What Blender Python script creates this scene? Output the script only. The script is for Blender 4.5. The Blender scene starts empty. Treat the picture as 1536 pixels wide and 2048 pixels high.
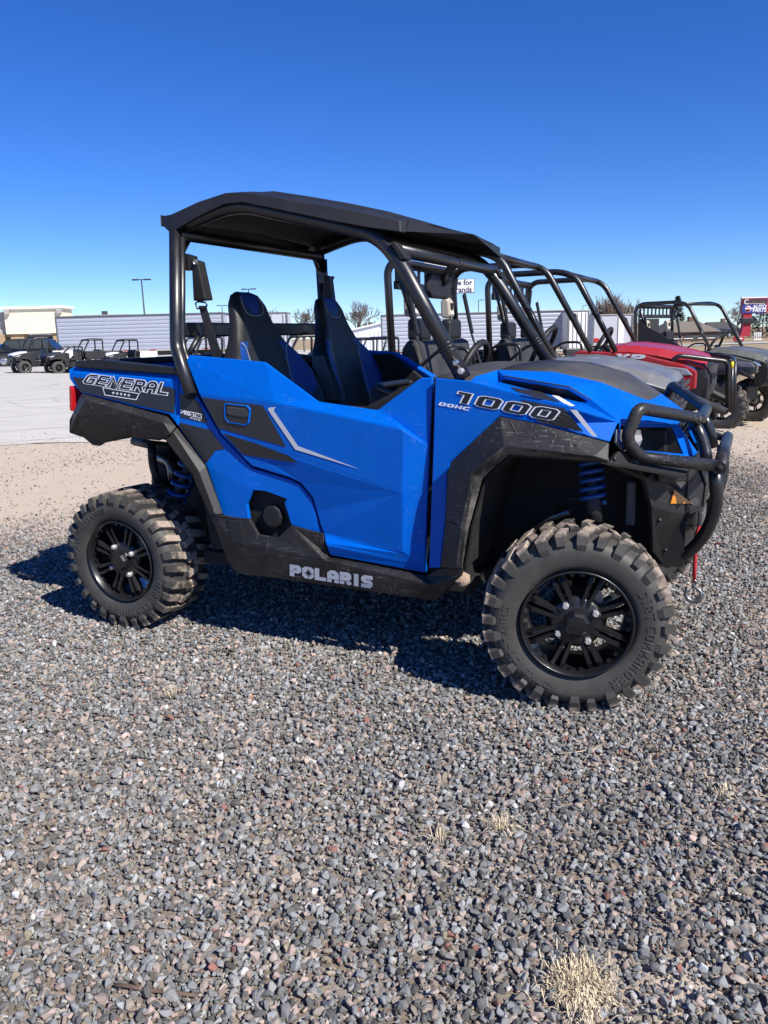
import bpy, bmesh, math, random
import numpy as np
from mathutils import Vector, Matrix
from mathutils.bvhtree import BVHTree

random.seed(7)
rng = np.random.default_rng(11)
SC = bpy.context.scene
COL = SC.collection
rad = math.radians

# ------------------------------------------------------------------ camera
CAM = np.array([2.54670, -3.30470, 1.29019])
YAW, PITCH, ROLL, FPX = rad(25.30022), rad(12.68945), rad(-1.54950), 1558.63


def cam_axes():
    cy, sy = math.cos(YAW), math.sin(YAW)
    f = np.array([-sy, cy, 0.0]); r = np.array([cy, sy, 0.0]); u = np.array([0, 0, 1.0])
    cp, sp = math.cos(PITCH), math.sin(PITCH)
    f2 = cp * f - sp * u; u2 = sp * f + cp * u
    cr, sr = math.cos(ROLL), math.sin(ROLL)
    return cr * r + sr * u2, -sr * r + cr * u2, f2, r, f


AR, AU, AF, HR, HF = cam_axes()          # right, up, forward; level right, level forward
cam_data = bpy.data.cameras.new('camera')
cam = bpy.data.objects.new('camera', cam_data); COL.objects.link(cam)
cam_data.sensor_fit = 'HORIZONTAL'; cam_data.sensor_width = 36.0
cam_data.lens = FPX / 1536.0 * 36.0
cam_data.clip_start = 0.05; cam_data.clip_end = 6000.0
m = Matrix(((AR[0], AU[0], -AF[0], CAM[0]), (AR[1], AU[1], -AF[1], CAM[1]), (AR[2], AU[2], -AF[2], CAM[2]), (0, 0, 0, 1)))
cam.matrix_world = m
SC.camera = cam

# ------------------------------------------------------------------ light
SUN = Vector((0.99, -0.37, 1.0)).normalized()      # towards the sun
SUN_EL = math.asin(SUN.z)
world = bpy.data.worlds.new('World'); SC.world = world; world.use_nodes = True
wn = world.node_tree.nodes; wl = world.node_tree.links
wn.clear()
w_out = wn.new('ShaderNodeOutputWorld'); w_bg = wn.new('ShaderNodeBackground')
w_sky = wn.new('ShaderNodeTexSky'); w_hsv = wn.new('ShaderNodeHueSaturation')
w_sky.sky_type = 'NISHITA'; w_sky.sun_disc = False
w_sky.sun_elevation = SUN_EL
w_sky.sun_rotation = math.atan2(SUN.x, SUN.y)
w_sky.altitude = 2200.0; w_sky.air_density = 1.0; w_sky.dust_density = 0.0; w_sky.ozone_density = 8.0
w_hsv.inputs['Saturation'].default_value = 1.19; w_hsv.inputs['Hue'].default_value = 0.514
w_gam = wn.new('ShaderNodeGamma'); w_gam.inputs[1].default_value = 1.0
w_bg.inputs['Strength'].default_value = 0.110
wl.new(w_sky.outputs[0], w_hsv.inputs['Color']); wl.new(w_hsv.outputs[0], w_gam.inputs[0]); wl.new(w_gam.outputs[0], w_bg.inputs['Color']); wl.new(w_bg.outputs[0], w_out.inputs['Surface'])
sun_d = bpy.data.lights.new('sun', 'SUN'); sun_d.energy = 5.0; sun_d.angle = rad(0.53); sun_d.color = (1.0, 0.955, 0.89)
sun_o = bpy.data.objects.new('sun', sun_d); COL.objects.link(sun_o)
sun_o.rotation_euler = SUN.to_track_quat('Z', 'Y').to_euler()
SC.view_settings.view_transform = 'Standard'; SC.view_settings.look = 'None'
SC.view_settings.exposure = 0.5; SC.view_settings.gamma = 1.0; SC.view_settings.use_curve_mapping = False
SC.render.engine = 'CYCLES'
SC.cycles.max_bounces = 6; SC.cycles.diffuse_bounces = 3; SC.cycles.glossy_bounces = 3; SC.cycles.transmission_bounces = 4
SC.cycles.sample_clamp_indirect = 6.0
SC.cycles.use_denoising = True


# ------------------------------------------------------------------ helpers: points
def ray(px, py):
    return AF + (px - 768.0) / FPX * AR - (py - 1024.0) / FPX * AU


def at(px, py, Y):
    """the point where the sight line of a photo pixel meets the upright plane y = Y"""
    d = ray(px, py); t = (Y - CAM[1]) / d[1]
    return tuple(CAM + t * d)


def far_at(px, depth):
    """ground plan position of a photo column at a level distance"""
    d = ray(px, 672.0); d = d / (d @ HF)
    q = CAM + d * depth
    return float(q[0]), float(q[1])


def lerp(a, b, t):
    return a + (b - a) * t


def interp(x, pts):
    return float(np.interp(x, [p[0] for p in pts], [p[1] for p in pts]))


def land(x, y):
    """height of the ground: level under the first machines, falling gently behind them"""
    dx, dy = x - CAM[0], y - CAM[1]
    s = dx * HF[0] + dy * HF[1]; t = dx * HR[0] + dy * HR[1]
    if s < 4.5:
        return 0.0
    az = t / s
    base = interp(s, ((6, 0), (8, .03), (12, .19), (30, .55), (66, 1.0), (100, .9), (140, .45), (300, .2), (600, 0)))
    w = interp(az, ((-.7, .1), (-.45, .12), (-.33, .4), (-.1, .9), (0, 1), (.25, 1), (.45, .7), (.7, .6)))
    return -base * w


# ------------------------------------------------------------------ helpers: objects
def link(o, parent=None):
    COL.objects.link(o)
    if parent is not None:
        o.parent = parent
    return o


def tag(o, label=None, cat=None, group=None, kind=None):
    if label: o['label'] = label
    if cat: o['category'] = cat
    if group: o['group'] = group
    if kind: o['kind'] = kind
    return o


def empty(name, loc=(0, 0, 0), rz=0.0, parent=None):
    o = bpy.data.objects.new(name, None); o.empty_display_size = 0.1
    o.location = loc; o.rotation_euler = (0, 0, rz)
    return link(o, parent)


def copy_tree(o, parent=None):
    c = o.copy(); COL.objects.link(c); c.parent = parent
    for ch in [x for x in o.children]:
        copy_tree(ch, c)
    return c


def unit(v):
    n = np.linalg.norm(v); return v / n if n > 1e-12 else v


class MB:
    """collects faces; build() links them as one mesh object"""
    def __init__(self):
        self.v = []; self.f = []; self.s = []; self.mi = []

    def add(self, verts, faces, smooth=False, mi=0):
        n = len(self.v); self.v += [tuple(map(float, q)) for q in verts]
        for fc in faces:
            self.f.append([i + n for i in fc]); self.s.append(smooth); self.mi.append(mi)
        return self

    def box(self, c, size, rot=None, mi=0, taper=1.0):
        hx, hy, hz = size[0] / 2, size[1] / 2, size[2] / 2
        vs = []
        for z in (-hz, hz):
            k = 1.0 if z < 0 else taper
            vs += [(-hx * k, -hy * k, z), (hx * k, -hy * k, z), (hx * k, hy * k, z), (-hx * k, hy * k, z)]
        if rot is not None:
            R3 = rot if isinstance(rot, Matrix) else Matrix.Rotation(rot, 3, 'Z')
            vs = [tuple(R3 @ Vector(q)) for q in vs]
        vs = [(q[0] + c[0], q[1] + c[1], q[2] + c[2]) for q in vs]
        return self.add(vs, [(3, 2, 1, 0), (4, 5, 6, 7), (0, 1, 5, 4), (1, 2, 6, 5), (2, 3, 7, 6), (3, 0, 4, 7)], False, mi)

    def prism(self, poly, vec, mi=0):
        """closed solid: planar 3-D polygon swept along vec"""
        n = len(poly); a = [np.array(q, float) for q in poly]
        nn = sum((np.cross(a[i], a[(i + 1) % n]) for i in range(n)), np.zeros(3))
        vec = np.array(vec, float)
        if nn @ vec > 0: a = a[::-1]
        b = [q + vec for q in a]
        fs = [list(range(n)), list(range(2 * n - 1, n - 1, -1))] + [[(i + 1) % n, i, n + i, n + (i + 1) % n] for i in range(n)]
        return self.add(a + b, fs, False, mi)

    def tube(self, pts, r, seg=10, fillet=0.0, fseg=5, closed=False, cap=True, mi=0, flat=None):
        P = [np.array(q, float) for q in pts]
        if fillet > 0 and len(P) > 2:
            out = [] if closed else [P[0]]
            rngi = range(len(P)) if closed else range(1, len(P) - 1)
            for i in rngi:
                a, b, c = P[i - 1], P[i], P[(i + 1) % len(P)]
                la, lc = np.linalg.norm(a - b), np.linalg.norm(c - b)
                d = min(fillet, la * .48, lc * .48)
                s, e = b + unit(a - b) * d, b + unit(c - b) * d
                for k in range(fseg + 1):
                    t = k / fseg
                    out.append((1 - t) ** 2 * s + 2 * t * (1 - t) * b + t * t * e)
            if not closed: out.append(P[-1])
            P = out
        n = len(P); rr = r if hasattr(r, '__len__') else [r] * n
        if len(rr) != n: rr = [float(np.interp(i / (n - 1), np.linspace(0, 1, len(rr)), rr)) for i in range(n)]
        T = []
        for i in range(n):
            if closed: T.append(unit(P[(i + 1) % n] - P[i - 1]))
            else: T.append(unit(P[min(i + 1, n - 1)] - P[max(i - 1, 0)]))
        up = np.array([0, 0, 1.0]) if abs(T[0][2]) < .9 else np.array([0, 1.0, 0])
        N = unit(np.cross(T[0], up)); vs = []
        for i in range(n):
            N = unit(N - (N @ T[i]) * T[i]); B = np.cross(T[i], N)
            for k in range(seg):
                a = 2 * math.pi * k / seg
                fx, fy = (1, 1) if flat is None else flat
                vs.append(P[i] + rr[i] * (math.cos(a) * fx * N + math.sin(a) * fy * B))
        fs = []
        for i in range(n if closed else n - 1):
            j = (i + 1) % n
            for k in range(seg):
                k2 = (k + 1) % seg
                fs.append([i * seg + k, i * seg + k2, j * seg + k2, j * seg + k])
        self.add(vs, fs, True, mi)
        if cap and not closed:
            o = len(self.v) - len(vs)
            self.f.append([o + k for k in range(seg)][::-1]); self.s.append(False); self.mi.append(mi)
            self.f.append([o + (n - 1) * seg + k for k in range(seg)]); self.s.append(False); self.mi.append(mi)
        return self

    def lathe(self, prof, seg=48, c=(0, 0, 0), axis='Y', mi=0, smooth=True, closed=False):
        """prof: (axial, radius) pairs turned about an axis"""
        vs = []; n = len(prof)
        for (h, r) in prof:
            for k in range(seg):
                a = 2 * math.pi * k / seg; u, w = r * math.cos(a), r * math.sin(a)
                q = (u, h, w) if axis == 'Y' else ((u, w, h) if axis == 'Z' else (h, u, w))
                vs.append((q[0] + c[0], q[1] + c[1], q[2] + c[2]))
        fs = []
        for i in range(n if closed else n - 1):
            j = (i + 1) % n
            for k in range(seg):
                k2 = (k + 1) % seg
                fs.append([i * seg + k, i * seg + k2, j * seg + k2, j * seg + k])
        return self.add(vs, fs, smooth, mi)

    def disc(self, c, r, seg=24, normal=(0, -1, 0), mi=0):
        nv = unit(np.array(normal, float)); t = unit(np.cross(nv, (0, 0, 1.0) if abs(nv[2]) < .9 else (1.0, 0, 0))); b = np.cross(nv, t)
        return self.add([np.array(c) + r * (math.cos(2 * math.pi * k / seg) * t + math.sin(2 * math.pi * k / seg) * b) for k in range(seg)], [list(range(seg))], False, mi)

    def mirror_y(self):
        o = MB(); o.v = [(a, -b, c) for a, b, c in self.v]; o.f = [f[::-1] for f in self.f]; o.s = list(self.s); o.mi = list(self.mi)
        return o

    def moved(self, d):
        o = MB(); o.v = [(a + d[0], b + d[1], c + d[2]) for a, b, c in self.v]; o.f = self.f; o.s = self.s; o.mi = self.mi
        return o

    def data(self, name, mats):
        me = bpy.data.meshes.new(name)
        me.from_pydata(self.v, [], self.f)
        for mt in (mats if isinstance(mats, (list, tuple)) else [mats]): me.materials.append(mt)
        me.polygons.foreach_set('use_smooth', self.s); me.polygons.foreach_set('material_index', self.mi)
        me.update()
        return me

    def build(self, name, mats, parent=None, loc=None, bevel=0.0, bseg=2, solid=0.0, blim=20.0, fix=False):
        me = self.data(name, mats)
        if fix:
            bm = bmesh.new(); bm.from_mesh(me); bmesh.ops.recalc_face_normals(bm, faces=bm.faces[:]); bm.to_mesh(me); bm.free()
        o = bpy.data.objects.new(name, me); link(o, parent)
        if loc is not None: o.location = loc
        if solid:
            md = o.modifiers.new('solid', 'SOLIDIFY'); md.thickness = abs(solid); md.offset = -1.0 if solid > 0 else 1.0
        if bevel:
            md = o.modifiers.new('bevel', 'BEVEL'); md.width = bevel; md.segments = bseg; md.limit_method = 'ANGLE'; md.angle_limit = rad(blim)
        return o


# ------------------------------------------------------------------ helpers: stroke lettering
GLY = {
    'A': [[(0, 0), (0, 4.8), (1.2, 6), (2.8, 6), (4, 4.8), (4, 0)], [(0, 2.4), (4, 2.4)]],
    'C': [[(4, 6), (.9, 6), (0, 5.1), (0, .9), (.9, 0), (4, 0)]],
    'D': [[(0, 0), (3.1, 0), (4, .9), (4, 5.1), (3.1, 6), (0, 6), (0, 0)]],
    'E': [[(4, 6), (0, 6), (0, 0), (4, 0)], [(0, 3), (3.6, 3)]],
    'G': [[(4, 6), (.9, 6), (0, 5.1), (0, .9), (.9, 0), (4, 0), (4, 3), (2, 3)]],
    'H': [[(0, 0), (0, 6)], [(4, 0), (4, 6)], [(0, 3), (4, 3)]],
    'I': [[(1, 0), (1, 6)]],
    'L': [[(0, 6), (0, 0), (4, 0)]],
    'M': [[(0, 0), (0, 6), (2.2, 2.5), (4.4, 6), (4.4, 0)]],
    'N': [[(0, 0), (0, 6), (4, 0), (4, 6)]],
    'O': [[(.9, 0), (3.1, 0), (4, .9), (4, 5.1), (3.1, 6), (.9, 6), (0, 5.1), (0, .9), (.9, 0)]],
    'P': [[(0, 0), (0, 6), (3.2, 6), (4, 5.2), (4, 3.4), (3.2, 2.6), (0, 2.6)]],
    'R': [[(0, 0), (0, 6), (3.2, 6), (4, 5.2), (4, 3.6), (3.2, 2.8), (0, 2.8)], [(2, 2.8), (4, 0)]],
    'S': [[(4, 6), (.9, 6), (0, 5.1), (0, 3.9), (.9, 3), (3.1, 3), (4, 2.1), (4, .9), (3.1, 0), (0, 0)]],
    'T': [[(0, 6), (4, 6)], [(2, 6), (2, 0)]],
    'U': [[(0, 6), (0, .9), (.9, 0), (3.1, 0), (4, .9), (4, 6)]],
    'X': [[(0, 0), (4, 6)], [(0, 6), (4, 0)]],
    '0': [[(.6, 0), (3.4, 0), (4, .6), (4, 5.4), (3.4, 6), (.6, 6), (0, 5.4), (0, .6), (.6, 0)]],
    '1': [[(.4, 6), (2, 6), (2, 0)]],
    '2': [[(0, 6), (3.4, 6), (4, 5.4), (4, 3.4), (0, 1.6), (0, 0), (4, 0)]],
    '4': [[(3, 0), (3, 6), (0, 2), (4, 2)]],
    '7': [[(0, 6), (4, 6), (1.2, 0)]],
    '9': [[(0, 0), (3.4, 0), (4, .6), (4, 5.4), (3.4, 6), (.6, 6), (0, 5.4), (0, 3.4), (4, 3.2)]],
    '-': [[(.6, 3), (3.4, 3)]], '.': [[(1, 0), (1, .9)]],
}
GW = {'I': 2.0, '1': 2.6, 'M': 4.4, '.': 2.0}


def stroke_quads(pl, w):
    """polyline -> mitred ribbon quads (uv)"""
    P = [np.array(q, float) for q in pl]
    closed = np.allclose(P[0], P[-1])
    if closed: P = P[:-1]
    n = len(P); L = []; Rr = []
    for i in range(n):
        a = P[i - 1] if (closed or i > 0) else None
        c = P[(i + 1) % n] if (closed or i < n - 1) else None
        if a is None: d = unit(c - P[i]); q = np.array([-d[1], d[0]]); k = 1; ext = -d * w * .5
        elif c is None: d = unit(P[i] - a); q = np.array([-d[1], d[0]]); k = 1; ext = d * w * .5
        else:
            d1, d2 = unit(P[i] - a), unit(c - P[i]); q = unit(np.array([-d1[1], d1[0]]) + np.array([-d2[1], d2[0]]))
            k = 1 / max(.62, q @ np.array([-d1[1], d1[0]])); ext = 0
        L.append(P[i] + q * w * .5 * k + ext); Rr.append(P[i] - q * w * .5 * k + ext)
    return [[L[i], Rr[i], Rr[(i + 1) % n], L[(i + 1) % n]] for i in range(n if closed else n - 1)]


def text_quads(s, w, gap=1.6):
    """all quads of a word in a unit box u 0..1, v 0..1 (v up)"""
    x = w * .5; out = []; tops = 6 + w
    for ch in s:
        if ch == ' ': x += 3.0; continue
        for pl in GLY[ch]:
            for q in stroke_quads(pl, w): out.append([(a[0] + x, a[1] + w * .5) for a in q])
        x += GW.get(ch, 4.0) + w + gap
    W = x - gap - w * .5
    return [[(a[0] / W, a[1] / tops) for a in q] for q in out]


def bil(quad, u, v):
    """quad TL TR BR BL in pixels; v up"""
    tl, tr, br, bl = [np.array(q, float) for q in quad]
    return (tl * (1 - u) + tr * u) * v + (bl * (1 - u) + br * u) * (1 - v)


def font_mesh(body, size, name, mat, loc, rot, parent=None, bold=0.0, depth=0.004, align='CENTER'):
    cu = bpy.data.curves.new(name, 'FONT'); cu.body = body; cu.size = size; cu.extrude = depth; cu.offset = bold; cu.align_x = align; cu.align_y = 'CENTER'
    t = bpy.data.objects.new(name + '_curve', cu); COL.objects.link(t)
    dg = bpy.context.evaluated_depsgraph_get()
    me = bpy.data.meshes.new_from_object(t.evaluated_get(dg))
    bpy.data.objects.remove(t, do_unlink=True)
    me.materials.clear(); me.materials.append(mat)
    o = bpy.data.objects.new(name, me); link(o, parent); o.location = loc; o.rotation_euler = rot
    return o

# ------------------------------------------------------------------ materials
class NT:
    def __init__(self, name):
        self.m = bpy.data.materials.new(name); self.m.use_nodes = True
        self.t = self.m.node_tree; self.n = self.t.nodes; self.l = self.t.links
        self.b = self.n['Principled BSDF']; self._co = None

    def co(self):
        if self._co is None: self._co = self.n.new('ShaderNodeTexCoord').outputs['Object']
        return self._co

    def world_pos(self):
        return self.n.new('ShaderNodeNewGeometry').outputs['Position']

    def mapping(self, scale=(1, 1, 1), rot=(0, 0, 0), src=None):
        mp = self.n.new('ShaderNodeMapping'); mp.inputs['Scale'].default_value = scale; mp.inputs['Rotation'].default_value = rot
        self.l.new(src or self.co(), mp.inputs['Vector']); return mp.outputs[0]

    def noise(self, scale, detail=4, rough=.55, src=None, dist=0.0):
        t = self.n.new('ShaderNodeTexNoise'); t.inputs['Scale'].default_value = scale; t.inputs['Detail'].default_value = detail
        t.inputs['Roughness'].default_value = rough; t.inputs['Distortion'].default_value = dist
        self.l.new(src or self.co(), t.inputs['Vector']); return t.outputs['Fac']

    def voronoi(self, scale, feature='F1', out='Distance', src=None):
        t = self.n.new('ShaderNodeTexVoronoi'); t.feature = feature; t.inputs['Scale'].default_value = scale
        self.l.new(src or self.co(), t.inputs['Vector']); return t.outputs[out]

    def ramp(self, fac, stops, interp_='LINEAR'):
        r = self.n.new('ShaderNodeValToRGB'); cr = r.color_ramp; cr.interpolation = interp_
        while len(cr.elements) < len(stops): cr.elements.new(.5)
        for e, (p, c) in zip(cr.elements, stops):
            e.position = p; e.color = (c, c, c, 1) if isinstance(c, (int, float)) else (*c, 1)
        self.l.new(fac, r.inputs[0]); return r.outputs[0]

    def mix(self, fac, a, b, mode='MIX'):
        x = self.n.new('ShaderNodeMix'); x.data_type = 'RGBA'; x.blend_type = mode
        for sock, val in ((x.inputs[0], fac), (x.inputs[6], a), (x.inputs[7], b)):
            if hasattr(val, 'is_linked'): self.l.new(val, sock)
            elif isinstance(val, (int, float)) and sock == x.inputs[0]: sock.default_value = val
            else: sock.default_value = (*val, 1) if len(val) == 3 else val
        return x.outputs[2]

    def math(self, op, a, b=0.0, clamp=False):
        x = self.n.new('ShaderNodeMath'); x.operation = op; x.use_clamp = clamp
        for sock, val in ((x.inputs[0], a), (x.inputs[1], b)):
            if hasattr(val, 'is_linked'): self.l.new(val, sock)
            else: sock.default_value = val
        return x.outputs[0]

    def sep(self, src=None):
        s = self.n.new('ShaderNodeSeparateXYZ'); self.l.new(src or self.co(), s.inputs[0]); return s.outputs

    def bump(self, h, strength=.3, dist=.01):
        b = self.n.new('ShaderNodeBump'); b.inputs['Strength'].default_value = strength; b.inputs['Distance'].default_value = dist
        self.l.new(h, b.inputs['Height']); self.l.new(b.outputs[0], self.b.inputs['Normal']); return b.outputs[0]

    def set(self, **k):
        for key, val in k.items():
            s = self.b.inputs[key.replace('_', ' ')]
            if hasattr(val, 'is_linked'): self.l.new(val, s)
            elif isinstance(val, tuple) and len(val) == 3: s.default_value = (*val, 1)
            else: s.default_value = val
        return self


def plain(name, col, rough=.5, metal=0.0, var=.12, vscale=6.0, coat=0.0, bump=0.0, bscale=120.0, spec=.5):
    n = NT(name)
    f = n.noise(vscale, 5, .6)
    dk = tuple(c * (1 - var) for c in col); lt = tuple(min(1, c * (1 + var)) for c in col)
    n.set(Base_Color=n.mix(f, dk, lt), Roughness=n.ramp(n.noise(vscale * 3, 4), [(.3, max(0, rough - .08)), (.7, min(1, rough + .08))]), Metallic=metal, Coat_Weight=coat, Coat_Roughness=.08, Specular_IOR_Level=spec)
    if bump: n.bump(n.noise(bscale, 3), bump, .002)
    return n.m


def scratched(name, col, rough, scr=(.35, .34, .32), amt=.5, dust=(.30, .26, .21), dust_amt=.35, coat=0.0, grain=.25, lo=.62, dscale=3.0, spec=.4):
    """moulded plastic or paint with fine scuffs that run in streaks, and thin dust"""
    n = NT(name)
    s1 = n.noise(1.0, 3, .6, n.mapping((14, 60, 150), (0, rad(28), 0)))
    s2 = n.noise(1.0, 3, .6, n.mapping((150, 60, 16), (0, rad(20), 0)))
    area = n.ramp(n.noise(5.0, 3), [(.45, 0.0), (.65, 1.0)])
    sc = n.math('MULTIPLY', n.math('ADD', n.ramp(s1, [(lo, 0.0), (lo + .1, 1.0)]), n.ramp(s2, [(lo + .02, 0.0), (lo + .1, 1.0)]), True), area)
    sc = n.math('MULTIPLY', sc, amt)
    d = n.math('MULTIPLY', n.ramp(n.noise(dscale, 6, .65), [(.4, 0.0), (.75, 1.0)]), dust_amt)
    base = n.mix(n.noise(9, 4), tuple(c * .85 for c in col), tuple(min(1, c * 1.15) for c in col))
    c2 = n.mix(d, base, dust); c3 = n.mix(sc, c2, scr)
    n.set(Base_Color=c3, Roughness=n.math('ADD', n.math('MULTIPLY', d, .35), rough, True), Coat_Weight=coat, Coat_Roughness=.06, Specular_IOR_Level=spec)
    if grain: n.bump(n.noise(420, 2), grain, .0012)
    return n.m


M = {}
M['blue'] = scratched('blue_paint', (0.0, 0.098, 0.50), .36, spec=.12, scr=(.14, .32, .60), amt=.42, dust=(.0, .15, .42), dust_amt=.25, coat=.09, grain=0.0, lo=.63)
M['black_plastic'] = scratched('black_moulded_plastic', (0.011, 0.011, 0.012), .50, scr=(.20, .19, .18), amt=.22, dust=(.10, .09, .08), dust_amt=.16, grain=.35)
M['scuffed_plastic'] = scratched('scuffed_black_plastic', (0.011, 0.011, 0.012), .46, scr=(.32, .30, .28), amt=.36, dust=(.13, .115, .10), dust_amt=.20, grain=.45, lo=.58)
M['lip_plastic'] = scratched('sunlit_dusty_flare_lip', (0.016, 0.016, 0.016), .6, scr=(.36, .34, .31), amt=.4, dust=(.26, .235, .20), dust_amt=.75, grain=.5, lo=.58, dscale=9)  # sunlit look of the lip put into its pale colour, with dust and scuffs
M['roof_plastic'] = scratched('roof_plastic', (0.011, 0.011, 0.013), .5, scr=(.10, .10, .10), amt=.2, dust=(.07, .07, .07), dust_amt=.2, grain=.3)
M['hood_plastic'] = scratched('dusty_grey_plastic', (0.028, 0.028, 0.030), .58, scr=(.14, .13, .12), amt=.2, dust=(.15, .14, .125), dust_amt=.4, grain=.5)
M['tube'] = plain('black_tube_paint', (0.010, 0.010, 0.011), .36, 0.0, .2, spec=.7)
M['tube_worn'] = scratched('worn_black_tube_paint', (0.014, 0.014, 0.015), .38, scr=(.45, .43, .40), amt=.55, dust_amt=.12, grain=.1, lo=.6)
M['frame'] = plain('dark_frame_steel', (0.018, 0.018, 0.019), .55, .2, .3)
M['void'] = plain('dark_liner', (0.008, 0.008, 0.009), .8, 0, .2)
M['liner'] = scratched('wheel_arch_liner', (0.012, 0.012, 0.012), .75, dust=(.10, .085, .07), dust_amt=.25, amt=.1)
M['vinyl'] = plain('black_seat_vinyl', (0.012, 0.012, 0.013), .55, 0, .2, 30, bump=.15)
M['vinyl_blue'] = plain('blue_seat_vinyl', (0.002, 0.038, 0.20), .5, 0, .12, 30, bump=.12)
M['vinyl_grey'] = plain('grey_seat_vinyl', (0.10, 0.10, 0.10), .5, 0, .12, 30, bump=.12)
M['piping'] = plain('pale_piping', (.35, .35, .34), .6)
M['webbing'] = plain('black_webbing', (0.022, 0.022, 0.024), .8, 0, .25, 60, bump=.3, bscale=300)
M['decal_black'] = plain('black_decal', (0.012, 0.012, 0.013), .35, 0, .25, 14)
M['decal_white'] = plain('white_decal', (.72, .73, .75), .4, 0, .04)
M['decal_silver'] = plain('silver_decal', (.50, .52, .56), .4, 0, .06)
M['decal_grey'] = plain('grey_decal', (.022, .022, .023), .4, 0, .2)
M['chrome'] = plain('bright_steel', (.62, .62, .62), .28, 1.0, .08)
M['steel'] = plain('dull_steel', (.28, .27, .26), .42, .9, .2)
M['galv'] = plain('zinc_bolt', (.55, .54, .52), .4, .5, .1)
M['gloss_black'] = plain('gloss_black_wheel', (.010, .010, .011), .34, 0, .2, coat=.3)
M['amber'] = plain('amber_reflector', (.58, .20, .006), .3, 0, .1, coat=.4)
M['red_lens'] = plain('red_tail_lens', (.45, .01, .015), .2, 0, .1, coat=.5)
M['lens'] = plain('clear_lens', (.55, .57, .60), .08, .55, .05, coat=1.0)
M['rope'] = plain('red_winch_rope', (.42, .015, .02), .8, 0, .25, 120)
M['spring_blue'] = plain('shaded_blue_spring_paint', (.003, .06, .26), .45, 0, .1)  # blue darkened: the fender's shade is put into the spring colour
M['orange_lens'] = plain('yellow_tag', (.80, .62, .02), .5, 0, .05)
M['beige'] = plain('beige_plastic', (.42, .37, .29), .55, 0, .06)
M['mirror_back'] = plain('mirror_shell', (.010, .010, .012), .6, 0, .1, bump=.1)


def tyre_mat(name, r_out, mud, lo):
    n = NT(name)
    x, y, z = n.sep()[:3]
    r2 = n.math('ADD', n.math('MULTIPLY', x, x), n.math('MULTIPLY', z, z))
    r = n.math('SQRT', r2)
    rm = n.n.new('ShaderNodeMapRange'); rm.inputs[1].default_value = lo; rm.inputs[2].default_value = r_out
    n.l.new(r, rm.inputs[0])
    big = n.noise(5.5, 3, .5); fine = n.noise(45, 5, .7)
    k = n.math('ADD', n.math('MULTIPLY', rm.outputs[0], 1.0), n.math('MULTIPLY', n.math('SUBTRACT', big, .5), 1.9))
    k = n.math('ADD', k, n.math('MULTIPLY', n.math('SUBTRACT', fine, .5), .8))
    f = n.math('MULTIPLY', n.ramp(k, [(.66, 0.0), (1.0, 1.0)]), mud)
    rub = n.mix(n.noise(14, 5, .65), (.026, .025, .023), (.095, .088, .078))
    n.set(Base_Color=n.mix(f, rub, n.mix(fine, (.27, .205, .16), (.45, .37, .30))), Roughness=n.math('ADD', n.math('MULTIPLY', f, .4), .55, True), Specular_IOR_Level=.35)
    n.bump(n.math('ADD', n.math('MULTIPLY', n.noise(70, 4, .7), n.math('ADD', f, .15)), n.math('MULTIPLY', n.noise(240, 2), .12)), .5, .006)
    return n.m


M['tyre'] = tyre_mat('muddy_tyre_rubber', .323, .95, .274)
M['tyre_clean'] = tyre_mat('dusty_tyre_rubber', .37, .30, .25)
M['mud'] = plain('dried_mud', (.36, .26, .19), .95, 0, .3, 40, bump=.8, bscale=90)

# ------------------------------------------------------------------ ground
EDGE_N = np.array([-.74, .67]); EDGE_N /= np.linalg.norm(EDGE_N)
EDGE_E = np.array([EDGE_N[1], -EDGE_N[0]])


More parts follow.
